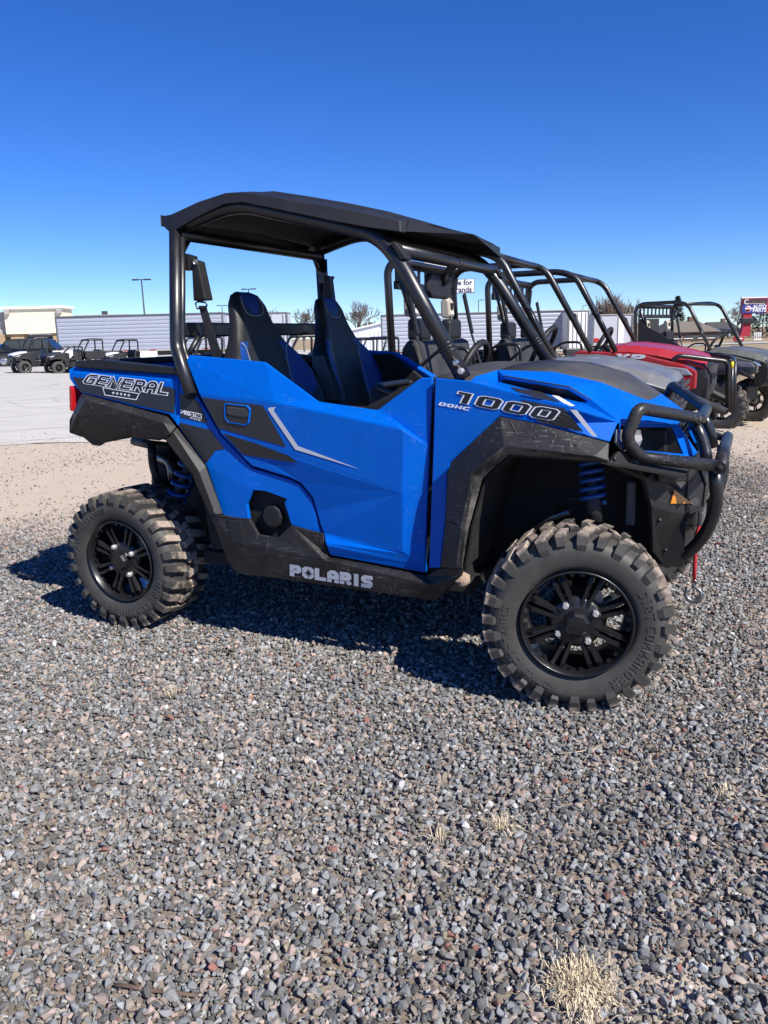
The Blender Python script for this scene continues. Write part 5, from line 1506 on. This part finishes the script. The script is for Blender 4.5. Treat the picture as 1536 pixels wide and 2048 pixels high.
trailer('long corrugated silver semi trailer standing left beyond the cream building', 119, 444, 66, 630, 702, M['trailer'], True)
t2, W2, zt2, zb2 = trailer('pale plain semi trailer with rear doors, seen between and behind the seats', 449, 575, 68, 627, 703, M['trailer_w'], False)
for k in range(2):
    MB().box((W2 / 2 - .38 - k * 1.0, -.02, (zt2 + zb2) / 2), (.05, .05, zt2 - zb2 - .3)).build('door_post', M['steel'], t2)
trailer('long corrugated silver semi trailer behind the cage of the grey machine', 767, 1131, 66, 626, 699, M['trailer'], True)
t4, W4, zt4, zb4 = trailer('white semi trailer end with ribbed doors behind the red machine', 1135, 1176, 64, 622, 698, M['door_white'], False)
for k in range(5):
    MB().box((-W4 / 2 + .18 + k * (W4 - .36) / 4, -.05, (zt4 + zb4) / 2), (.10, .10, zt4 - zb4 - .2)).build('door_rib', M['door_white'], t4, bevel=.015)
t5, W5, zt5, zb5 = trailer('smooth pale semi trailer with red tail lamp right of the ribbed doors', 1186, 1264, 76, 630, 690, M['trailer_w'], False)
MB().box((-W5 / 2 + .35, -.06, zb5 + .5), (.5, .05, .35)).build('tail_lamp', M['red_lens'], t5)
MB().box((W5 * .2, -.06, (zt5 + zb5) / 2), (.5, .06, zt5 - zb5 - .3)).build('door_post', M['door_white'], t5)

# ---- cream shop building at the left
cb_ = fplace('shop_building', 'cream stucco shop building with stone piers behind the black SUV', 'building', 60, 104, turn=4)
g0 = cb_.location.z
zs, zt = z_at(70, 667, 104) - g0, z_at(70, 617, 104) - g0
wl_, wr_ = -px2m(44, 104), px2m(66, 104)
MB().box(((wl_ + wr_) / 2, 2, (zs + zt) / 2), (wr_ - wl_, 4, zt - zs)).build('wall', M['cream'], cb_)
MB().box(((wl_ + wr_) / 2, 2, zt + .12), (wr_ - wl_ + .7, 4.7, .36)).build('parapet_cap', M['white_trim'], cb_, bevel=.05)
MB().box((wl_ - 7, 5.5, (zs + zt) / 2 - .3), (14, 9, zt - zs)).build('side_wall', M['grey_clad'], cb_)
for k in range(18): MB().box((wl_ - .5 - k * .75, .96, (zs + zt) / 2 - .3), (.09, .08, zt - zs)).build('cladding_rib', M['grey_clad'], cb_)
for xx, w in ((wl_ + 1.2, 1.7), (wl_ - 1.2, 1.6), (wr_ - .9, 1.5), (wl_ - 9, 2)):
    MB().box((xx, .9, zs / 2), (w, 1.2, zs)).build('stone_pier', M['stone_wall'], cb_, bevel=.05)
MB().box(((wl_ + wr_) / 2 - 5, 7, zs / 2), (wr_ - wl_ + 18, .3, zs)).build('shop_front', M['grey_clad'], cb_)
for k in range(5): MB().box((wl_ - 6 + k * 3.2, 6.82, zs * .5), (2.6, .1, zs * .72)).build('shop_window', M['glass_dark'], cb_)
for xx in (wl_ + 3.0, wl_ + 5.3): MB().box((xx, .4, zs - .1), (.5, .5, .14)).build('canopy_lamp', M['white_trim'], cb_, bevel=.03)
for xx in (wl_ + .5, wr_ - .3):
    MB().prism([(xx - .25, -.02, zt - .7), (xx - .35, -.02, zt - .1), (xx + .35, -.02, zt - .1), (xx + .25, -.02, zt - .7)], (0, -.5, 0)).build('wall_floodlight', M['grey_clad'], cb_, bevel=.05)
# long low part and its roof vent
hv = fplace('roof_vent', 'small dark rooftop vent above the long corrugated trailer', 'vent', 214, 92)
MB().box((0, 0, (z_at(214, 630, 92) - hv.location.z) / 2), (6, 3, z_at(214, 630, 92) - hv.location.z)).build('roof_block', M['grey_clad'], hv)
MB().box((0, 0, z_at(214, 627, 92) - hv.location.z), (.55, .5, .55)).build('vent_box', M['trailer_dark'], hv, bevel=.03)
# ---- white shed
sh_d = 96; sd_ = fplace('metal_shed', 'low white metal shed with shallow gable roof behind the cage post', 'shed', 762, sh_d)
g0 = sd_.location.z; ze, zr = z_at(715, 661, sh_d) - g0, z_at(755, 648, sh_d) - g0; w_ = px2m(57, sh_d)
MB().prism([(-w_, 0, 0), (-w_, 0, ze), (0, 0, zr), (w_, 0, ze), (w_, 0, 0)], (0, 14, 0)).build('wall', M['shed'], sd_)
for s in (-1, 1): MB().prism([(0, -.3, zr + .02), (s * (w_ + .3), -.3, ze - .05), (s * (w_ + .3), -.3, ze + .12), (0, -.3, zr + .20)], (0, 14.6, 0)).build('roof_slope', M['white_trim'], sd_)
for k in range(14): MB().box((-w_ + .3 + k * (2 * w_ - .6) / 13, -.03, ze / 2), (.07, .06, ze - .05)).build('wall_rib', M['shed'], sd_)

# ---- light poles
for (px, py, d, heads, lab) in ((293, 559, 93, 2, 'tall bronze light pole with two heads above the long left trailer'), (448, 611, 168, 2, 'far light pole just right of the belt strap'), (503, 578, 118, 2, 'light pole rising over the front blue seat'), (645, 592, 142, 1, 'light pole beside the far rear cage post'), (957, 600, 172, 1, 'single-head light pole over the right corrugated trailer'), (1164, 611, 226, 1, 'distant thin light pole over the white ribbed trailer doors')):
    e = fplace('light_pole', lab, 'light pole', px, d, group='car park light poles'); h = z_at(px, py, d) - e.location.z
    MB().tube([(0, 0, 0), (0, 0, h)], [.12, .075], 10).build('post', M['pole'], e)
    for s in ((-1, 1) if heads == 2 else (1,)):
        MB().box((s * .70, 0, h), (.75, .34, .16)).build('lamp_head', M['pole'], e, bevel=.04)
        MB().box((s * .2, 0, h), (.4, .1, .1)).build('arm', M['pole'], e)
    MB().lathe([(0, .32), (.55, .32), (.6, .0001)], 14, axis='Z').build('footing', M['concrete'], e)

# ---- service sign on a pole
ss_d = 108; sg = fplace('pole_sign', 'white pole sign with dark words above the trailers, behind the mirror', 'sign', 902, ss_d)
g0 = sg.location.z
MB().tube([(0, .25, 0), (0, .25, z_at(902, 520, ss_d) - g0)], .22, 10).build('post', M['pole'], sg)


def board(px0, px1, py0, py1, d, parent, mat, px_c, thick=.35, name='board'):
    x0, x1 = px2m(px0 - px_c, d), px2m(px1 - px_c, d); z0, z1 = z_at((px0 + px1) / 2, py1, d) - parent.location.z, z_at((px0 + px1) / 2, py0, d) - parent.location.z
    return MB().box(((x0 + x1) / 2, 0, (z0 + z1) / 2), (x1 - x0, thick, z1 - z0)).build(name, mat, parent, bevel=.03), (x0 + x1) / 2, (z0 + z1) / 2, x1 - x0, z1 - z0


b1 = board(854, 947, 560, 586, ss_d, sg, M['sign_white'], 902)
MB().box((b1[1], .05, b1[2]), (b1[3] + .14, .34, b1[4] + .14)).build('board_frame', M['pole'], sg, bevel=.02)
font_mesh('Service for', .98, 'sign_words', M['navy_text'], (b1[1] + b1[3] / 2 - .25, -.19, b1[2] + .42), (PI / 2, 0, 0), sg, .018, .01, 'RIGHT')
font_mesh('All Brands', .98, 'sign_words', M['navy_text'], (b1[1] + b1[3] / 2 - .30, -.19, b1[2] - .47), (PI / 2, 0, 0), sg, .018, .01, 'RIGHT')
b2 = board(852, 926, 508, 541, ss_d, sg, M['sign_white'], 902)

# ---- red tower sign at the right
rs_d = 120; rs = fplace('tower_sign', 'red tower sign with a blue and maroon board, lettered for auto parts', 'sign', 1503, rs_d)
g0 = rs.location.z
zz = lambda py: z_at(1503, py, rs_d) - g0
xx = lambda px: px2m(px - 1503, rs_d)
MB().prism([(xx(1481), 0, zz(672)), (xx(1485), 0, zz(655)), (xx(1485), 0, zz(627)), (xx(1501), 0, zz(627)), (xx(1500), 0, zz(655)), (xx(1500), 0, zz(672))], (0, .8, 0)).build('red_pylon', M['sign_red'], rs)
MB().box((xx(1505), .2, (zz(596) + zz(627)) / 2), (xx(1530) - xx(1480), .7, zz(596) - zz(627))).build('board', M['sign_red'], rs, bevel=.04)
MB().box((xx(1504), -.16, (zz(597) + zz(609)) / 2), (xx(1528) - xx(1481), .04, zz(597) - zz(609))).build('maroon_panel', M['sign_dark'], rs)
MB().box((xx(1503), -.16, (zz(609.5) + zz(626)) / 2), (xx(1526) - xx(1480), .04, zz(609.5) - zz(626))).build('blue_panel', M['sign_blue'], rs)
MB().box((xx(1504), .3, zz(596) + .05), (xx(1531) - xx(1480), .7, .18)).build('top_trim', M['sign_white'], rs)
font_mesh('C', 1.0, 'sign_words', M['sign_white'], (xx(1487), -.19, zz(604)), (PI / 2, 0, 0), rs, .01, .01)
MB().box((xx(1500), -.185, zz(604.5)), (1.1, .02, .16)).build('sign_words', M['hood_plastic'], rs)
MB().box((xx(1508), -.185, zz(607.5)), (2.4, .02, .10)).build('sign_words', M['grey_clad'], rs)
font_mesh('AUTO', .72, 'sign_words', M['sign_white'], (xx(1513.5), -.19, zz(614)), (PI / 2, 0, 0), rs, .02, .01)
font_mesh('PARTS', .72, 'sign_words', M['sign_white'], (xx(1513.5), -.19, zz(621)), (PI / 2, 0, 0), rs, .02, .01)
lg = MB().lathe([(-.185, .0001), (-.185, .46), (-.17, .46)], 20, c=(xx(1491.5), 0, zz(618))); lg.build('emblem_ring', M['sign_white'], rs)
MB().lathe([(-.195, .0001), (-.195, .38), (-.18, .38)], 20, c=(xx(1491.5), 0, zz(618))).build('emblem', M['sign_red'], rs)
MB().box((xx(1493), -.205, zz(617)), (1.2, .02, .16)).build('emblem_bar', M['sign_white'], rs)
MB().box((xx(1492), .1, (zz(636) + zz(646)) / 2), (xx(1504) - xx(1480), 1.0, zz(636) - zz(646))).build('message_board', M['grille_dark'], rs, bevel=.04)
s2 = fplace('ground_sign', 'small red roadside sign on a short base in front of the tower sign', 'sign', 1478, 100)
MB().box((0, 0, z_at(1478, 677, 100) - s2.location.z), (px2m(20, 100), .3, px2m(9, 100))).build('board', M['sign_red'], s2, bevel=.03)
MB().box((0, 0, (z_at(1478, 682, 100) - s2.location.z) / 2), (px2m(14, 100), .25, z_at(1478, 682, 100) - s2.location.z)).build('base', M['sign_dark'], s2)
MB().box((0, -.17, z_at(1478, 677, 100) - s2.location.z), (px2m(13, 100), .02, px2m(2.2, 100))).build('sign_words', M['sign_white'], s2)


# ---- houses
def house(label, px0, px1, d, pe, pr, roof, wall, hip=.3, turn=0, depth=9):
    pm = (px0 + px1) / 2; e = fplace('house', label, 'house', pm, d, turn=turn); g = e.location.z
    w = px2m(px1 - px0, d) / 2; ze, zr = z_at(pm, pe, d) - g, z_at(pm, pr, d) - g
    MB().box((0, depth / 2, ze / 2), (2 * w - .8, depth - .8, ze)).build('wall', wall, e)
    h = w * hip
    vs = [(-w, 0, ze), (w, 0, ze), (w, depth, ze), (-w, depth, ze), (-w + h, depth / 2, zr), (w - h, depth / 2, zr)]
    MB().add(vs, [(0, 1, 5, 4), (1, 2, 5), (2, 3, 4, 5), (3, 0, 4), (3, 2, 1, 0)]).build('roof', roof, e)
    MB().box((w * .3, depth * .5, zr), (.7, .7, 1.2)).build('chimney', wall, e)
    for k in (-.55, -.15, .35, .7):
        o = MB().box((w * k, .38, ze * .55), (1.1, .1, ze * .36)).build('window', M['glass_dark'], e); MB().box((w * k, .33, ze * .55 - ze * .2), (1.3, .14, .1)).build('sill', M['white_trim'], o)
    MB().box((w * .1, .38, ze * .4), (.95, .1, ze * .8)).build('door', M['roof_dark'], e)
    return e


house('brown brick house with tan hip roof behind the far cage', 1332, 1442, 112, 664, 641, M['roof_tan'], M['brick'], .45)
house('dark-roofed house behind the parked cars right of the brick house', 1424, 1486, 150, 662, 643, M['roof_dark'], M['brick'], .2)
# ---- road strip and cars
rd = MB(); vs = []
for i, t in enumerate(np.linspace(-14, 90, 60)):
    for dd in (90, 97.5):
        q = CAM[:2] + HF[:2] * dd + HR[:2] * t; vs.append((q[0], q[1], land(q[0], q[1]) + .06))
rd.add(vs, [[2 * i, 2 * i + 2, 2 * i + 3, 2 * i + 1] for i in range(59)]); tag(rd.build('road', M['asphalt']), kind='structure')


def car(label, px, d, paint, turn=0.0, L=4.9, H=1.75, Wd=1.95, suv=True):
    e = fplace('parked_car', label, 'car', px, d, dz=.03, turn=turn)
    side = [(-.50, .28), (-.51, .50), (-.49, .56), (-.46, .60), (-.28, .635), (-.16, .97), (-.05, 1.0), (.34, .985), (.455, .70), (.49, .60), (.50, .30)] if suv else [(-.50, .28), (-.51, .46), (-.47, .54), (-.24, .60), (-.10, .95), (0, 1.0), (.18, .96), (.34, .68), (.49, .62), (.50, .30)]
    b = MB()
    low = [(-.50, .20), (-.515, .36), (-.50, .52), (-.25, .60), (.48, .60), (.505, .45), (.50, .20)]
    b.prism([(a * L, -Wd / 2, z * H) for a, z in low], (0, Wd, 0)); b.build('body', paint, e, bevel=.08, bseg=3)
    cabin = [q for q in side if q[1] >= .6]
    g_ = MB().prism([(a * L, -Wd / 2 + .10, z * H) for a, z in cabin], (0, Wd - .20, 0)); g_.build('cabin', paint, e, bevel=.06, bseg=3)
    xs = (-.19, .02, .20, .40) if suv else (-.16, .04, .24)
    for a, c in zip(xs, xs[1:]):
        for s in (-1, 1):
            top = .93 if suv else .90
            MB().prism([((a + .012) * L, s * (Wd / 2 - .095), .64 * H), ((a + .03 if a < -.1 else a + .012) * L, s * (Wd / 2 - .095), top * H), ((c - .012) * L, s * (Wd / 2 - .095), top * H), ((c - .008) * L, s * (Wd / 2 - .095), .64 * H)], (0, s * .01, 0)).build('window', M['glass_dark'], e)
    for a in (-.315, .295):
        for s in (-1, 1):
            w_ = MB().lathe([(-.11, .0001), (-.11, .24), (-.12, .36), (.12, .36), (.12, .0001)], 24, c=(a * L, s * (Wd / 2 - .10), .36)); o = w_.build('wheel', M['trailer_dark'], e)
            MB().lathe([(-.015, .0001), (-.015, .07), (-.005, .09), (-.005, .20), (-.012, .24), (.02, .24)], 20, c=(a * L, s * (Wd / 2 + .02), .36)).build('rim', M['chrome'], o)
    for s in (-1, 1):
        MB().box((-.50 * L, s * .72, .46 * H), (.10, .36, .14)).build('headlamp', M['lens'], e, bevel=.03)
        MB().box((.497 * L, s * .78, .50 * H), (.08, .25, .2)).build('tail_lamp', M['red_lens'], e, bevel=.03)
        MB().box((-.20 * L, s * (Wd / 2 + .07), .66 * H), (.12, .16, .14)).build('door_mirror', paint, e, bevel=.03)
    return e


car('black full-size SUV parked in front of the cream building', 44, 58, M['suv'], 3, 5.3, 1.9, 2.0)
car('dark car nosing in at the very left edge of the lot', -22, 57, M['suv'], -6, 4.8, 1.6, 1.9, False)
car('dark sedan parked before the dark-roofed house', 1436, 128, M['suv'], 10, 4.8, 1.5, 1.85, False)
car('dark red car parked near the tower sign', 1462, 132, M['red_car'], -12, 4.6, 1.5, 1.85, False)
# white posts by the tower sign
for k, px in enumerate((1509, 1513, 1517, 1521)):
    e = fplace('white_post', ('first', 'second', 'third', 'fourth')[k] + ' short white post from the tower sign foot', 'post', px, 110, group='white posts by the tower sign')
    MB().tube([(0, 0, 0), (0, 0, 1.0), (0, 0, 1.06)], [.09, .09, .04], 8).build('post_shaft', M['white_trim'], e); MB().box((0, 0, .06), (.3, .3, .12)).build('foot', M['white_trim'], e)


# ---- trees
def bare_tree(label, px, d, ptop, mat, spread=.5, seed=1, levels=5, n0=3, group='bare trees on the skyline', twig=.012):
    e = fplace('bare_tree', label, 'tree', px, d, group=group); h = z_at(px, ptop, d) - e.location.z
    r_ = random.Random(seed); tr = MB(); cr_ = MB()

    def grow(p, dirv, ln, rad_, lv):
        q = p + dirv * ln
        mid = (p + q) / 2 + np.array([r_.uniform(-1, 1), r_.uniform(-1, 1), 0]) * ln * .06
        (tr if lv <= 1 else cr_).tube([p, mid, q], [rad_, rad_ * .85, rad_ * .66], 5 if lv < 3 else 3, cap=False)
        if lv >= levels: return
        for k in range(r_.choice((3, 3, 4)) if lv > 0 else n0 + 2):
            a = r_.uniform(0, 2 * PI); tilt = r_.uniform(.25, .85) * (spread + .35)
            s = unit(np.cross(dirv, (math.cos(a), math.sin(a), .3))); dv = unit(dirv * math.cos(tilt) + s * math.sin(tilt) + np.array([0, 0, .16]))
            st = p + (q - p) * r_.uniform(.55, 1.0)
            grow(st, dv, ln * r_.uniform(.58, .82), max(twig, rad_ * .58), lv + 1)
    grow(np.zeros(3), unit(np.array([r_.uniform(-.05, .05), 0, 1.0])), h * .30, h * .022, 0)
    k = h / max(v[2] for v in cr_.v)
    for m_ in (tr, cr_): m_.v = [(a * k, b * k, c * k) for a, b, c in m_.v]
    tr.build('trunk', mat, e); cr_.build('crown', mat, e)


bare_tree('bare tree between the two blue seat tops', 608, 118, 608, M['bark'], .55, 3, twig=.022)
bare_tree('large bare tree left of the grey cage post', 716, 112, 598, M['bark'], .6, 8, twig=.022)
bare_tree('small bare tree beyond the white shed', 742, 150, 634, M['bark_warm'], .7, 5, levels=4, twig=.03)
bare_tree('bare tree top just above the pale trailer end', 541, 150, 614, M['bark'], .6, 12, levels=4, twig=.03)
bare_tree('spreading bare tree left of the tower sign', 1474, 140, 600, M['bark'], .8, 21, twig=.026)
bare_tree('low bare tree at the left of the bare grove', 1262, 170, 596, M['bark_warm'], .6, 31, levels=4, twig=.035)


def conifer(label, px, d, ptop, wpx, seed=1):
    e = fplace('conifer_tree', label, 'tree', px, d, group='dark conifers on the skyline'); h = z_at(px, ptop, d) - e.location.z; w = px2m(wpx, d) / 2
    r_ = random.Random(seed); MB().tube([(0, 0, 0), (0, 0, h * .95)], [h * .02, .03], 6).build('trunk', M['bark_warm'], e)
    mb = MB()
    for k in range(900):
        t = r_.random() ** .8; z = h * (.06 + .94 * t); rr = w * (1 - t) ** .75 * r_.uniform(.25, 1.08) + .05; a = r_.uniform(0, 2 * PI)
        c = np.array([rr * math.cos(a), rr * math.sin(a), z - rr * .18]); s = h * .045 * r_.uniform(.6, 1.4)
        o = np.array([math.cos(a), math.sin(a), r_.uniform(-.4, .3)]); tn = np.array([-math.sin(a), math.cos(a), r_.uniform(-.4, .4)])
        mb.add([c - o * s, c + tn * s * .5, c + o * s, c - tn * s * .5 - np.array([0, 0, s * .3])], [(0, 1, 2, 3)])
    mb.build('crown', M['needles'], e)


conifer('dark conifer behind the roof of the grey-green machine', 1352, 118, 592, 46, 2)
conifer('dark conifer right of the tower sign', 1524, 128, 604, 56, 4)
conifer('dark conifer at the far right edge beside the road', 1552, 122, 612, 60, 9)
conifer('low dark conifer between tower sign and edge', 1504, 138, 632, 44, 7)
# grove of bare trees on the rise: reads as one mass
x_, y_ = far_at(1222, 165); gr_ = MB(); r_ = random.Random(5)
for k in range(150):
    t = r_.uniform(-1, 1); cx = px2m(34, 165) * t; dep = r_.uniform(-4, 6); hh = (z_at(1222, 590, 165) - land(x_, y_)) * (1 - .35 * abs(t) ** 2) * r_.uniform(.72, 1.02)
    b0 = np.array([cx, dep, 0]); gr_.tube([b0, b0 + [r_.uniform(-.3, .3), 0, hh * .6], b0 + [r_.uniform(-.6, .6), 0, hh]], [.16, .10, .03], 3, cap=False)
    for j in range(9):
        s = b0 + np.array([0, 0, hh * r_.uniform(.35, .9)]); a = r_.uniform(0, 2 * PI); L = hh * r_.uniform(.12, .28)
        gr_.tube([s, s + np.array([math.cos(a) * L * .6, math.sin(a) * L * .6, L])], [.05, .02], 3, cap=False)
o = gr_.build('bare_grove', M['bark_warm'], loc=(x_, y_, land(x_, y_))); o.rotation_euler = (0, 0, RZC); tag(o, 'brown mass of bare trees on the rise behind the red machine', 'grove', kind='stuff')
# low rise under the grove
hl = MB(); vs = []
for i in range(25):
    for j in range(9):
        u, v = i / 24 * 2 - 1, j / 8 * 2 - 1
        hz = 3.4 * max(0, 1 - u * u) ** 1.2 * max(0, 1 - v * v)
        q = np.array(far_at(1236, 172)) + HR[:2] * u * 16 + HF[:2] * v * 18; vs.append((q[0], q[1], land(q[0], q[1]) - .1 + hz))
hl.add(vs, [[i * 9 + j, (i + 1) * 9 + j, (i + 1) * 9 + j + 1, i * 9 + j + 1] for i in range(24) for j in range(8)], True)
M['rise'] = plain('brown_rise', (.20, .13, .085), .95, 0, .25, .4)
tag(hl.build('rise', M['rise']), kind='structure')

# ------------------------------------------------------------------ small things on the gravel
M['straw'] = plain('dry_straw', (.60, .50, .34), .8, 0, .3, 30)
M['twig'] = plain('brown_twig', (.13, .085, .06), .9, 0, .3, 40)


def ground_px(px, py):
    d = ray(px, py); t = -CAM[2] / d[2]; return CAM + t * d


def tuft(label, px, py, r, n, seed, hgt, flatten=.5):
    c = ground_px(px, py); r_ = random.Random(seed); mb = MB()
    for k in range(n):
        a = r_.uniform(0, 2 * PI); rr = r * abs(r_.gauss(0, .42)); L = hgt * r_.uniform(.5, 1.2); lean = r_.uniform(.3, 1.35)
        b = np.array([rr * math.cos(a), rr * math.sin(a), .006]); a2 = a + r_.gauss(0, .8)
        o = np.array([math.cos(a2), math.sin(a2), 0]); w = .0008 * r_.uniform(.8, 1.7); tn = np.array([-math.sin(a2), math.cos(a2), 0]) * w
        m1 = b + o * L * math.sin(lean) * .5 + np.array([0, 0, L * math.cos(lean) * .6 + .004]); t1 = b + o * L * math.sin(lean) + np.array([0, 0, L * math.cos(lean) * flatten + .003])
        mb.add([b - tn, b + tn, m1 + tn, m1 - tn, t1], [(0, 1, 2, 3), (3, 2, 4)])
    o = mb.build('dry_grass_tuft', M['straw'], loc=(c[0], c[1], .008)); tag(o, label, 'grass tuft', 'dry grass tufts in the gravel')


tuft('large dense tuft of straw-coloured dry grass at the bottom edge', 1160, 1992, .085, 1500, 3, .032, .3)
tuft('small dry grass tuft with long stray stems on the gravel', 1000, 1668, .035, 80, 5, .065, .35)
tuft('thin wisp of brown dry grass left of the small tuft', 880, 1692, .03, 30, 7, .05, .3)
tuft('sparse dry wisp on the dirt patch at the right', 1446, 1598, .045, 40, 11, .035, .3)
tuft('tiny straw wisp in the gravel below the rocker', 345, 1400, .04, 30, 13, .05)


def stick(label, pts_px, r, seed, mat='twig', side=None):
    P = [ground_px(*q) for q in pts_px]; c = P[0].copy(); P = [q - c + np.array([0, 0, .014]) for q in P]
    mb = MB().tube(P, [r, r * 1.05, r * .8], 7)
    o = mb.build('fallen_twig', M[mat], loc=(c[0], c[1], 0)); tag(o, label, 'twig', 'twigs lying on the gravel')
    if side:
        S = [ground_px(*q) - c + np.array([0, 0, .015]) for q in side]; MB().tube(S, [r * .7, r * .35], 6).build('side_shoot', M[mat], o)


stick('brown forked twig lying on the gravel at the lower left', [(232, 1982), (262, 1984), (290, 1992), (345, 1996), (393, 2003)], .0042, 1, side=[(288, 1992), (262, 1972)])
stick('pale straw stem lying on the gravel near the centre', [(582, 1553), (620, 1566), (658, 1582)], .0016, 2, 'straw')
stick('short brown twig on the gravel right of the small tuft', [(1226, 1654), (1260, 1655), (1288, 1660)], .003, 3)
stick('thin straw stem lying on the gravel below the front wheel', [(1118, 1516), (1160, 1511), (1194, 1504)], .0014, 4, 'straw')
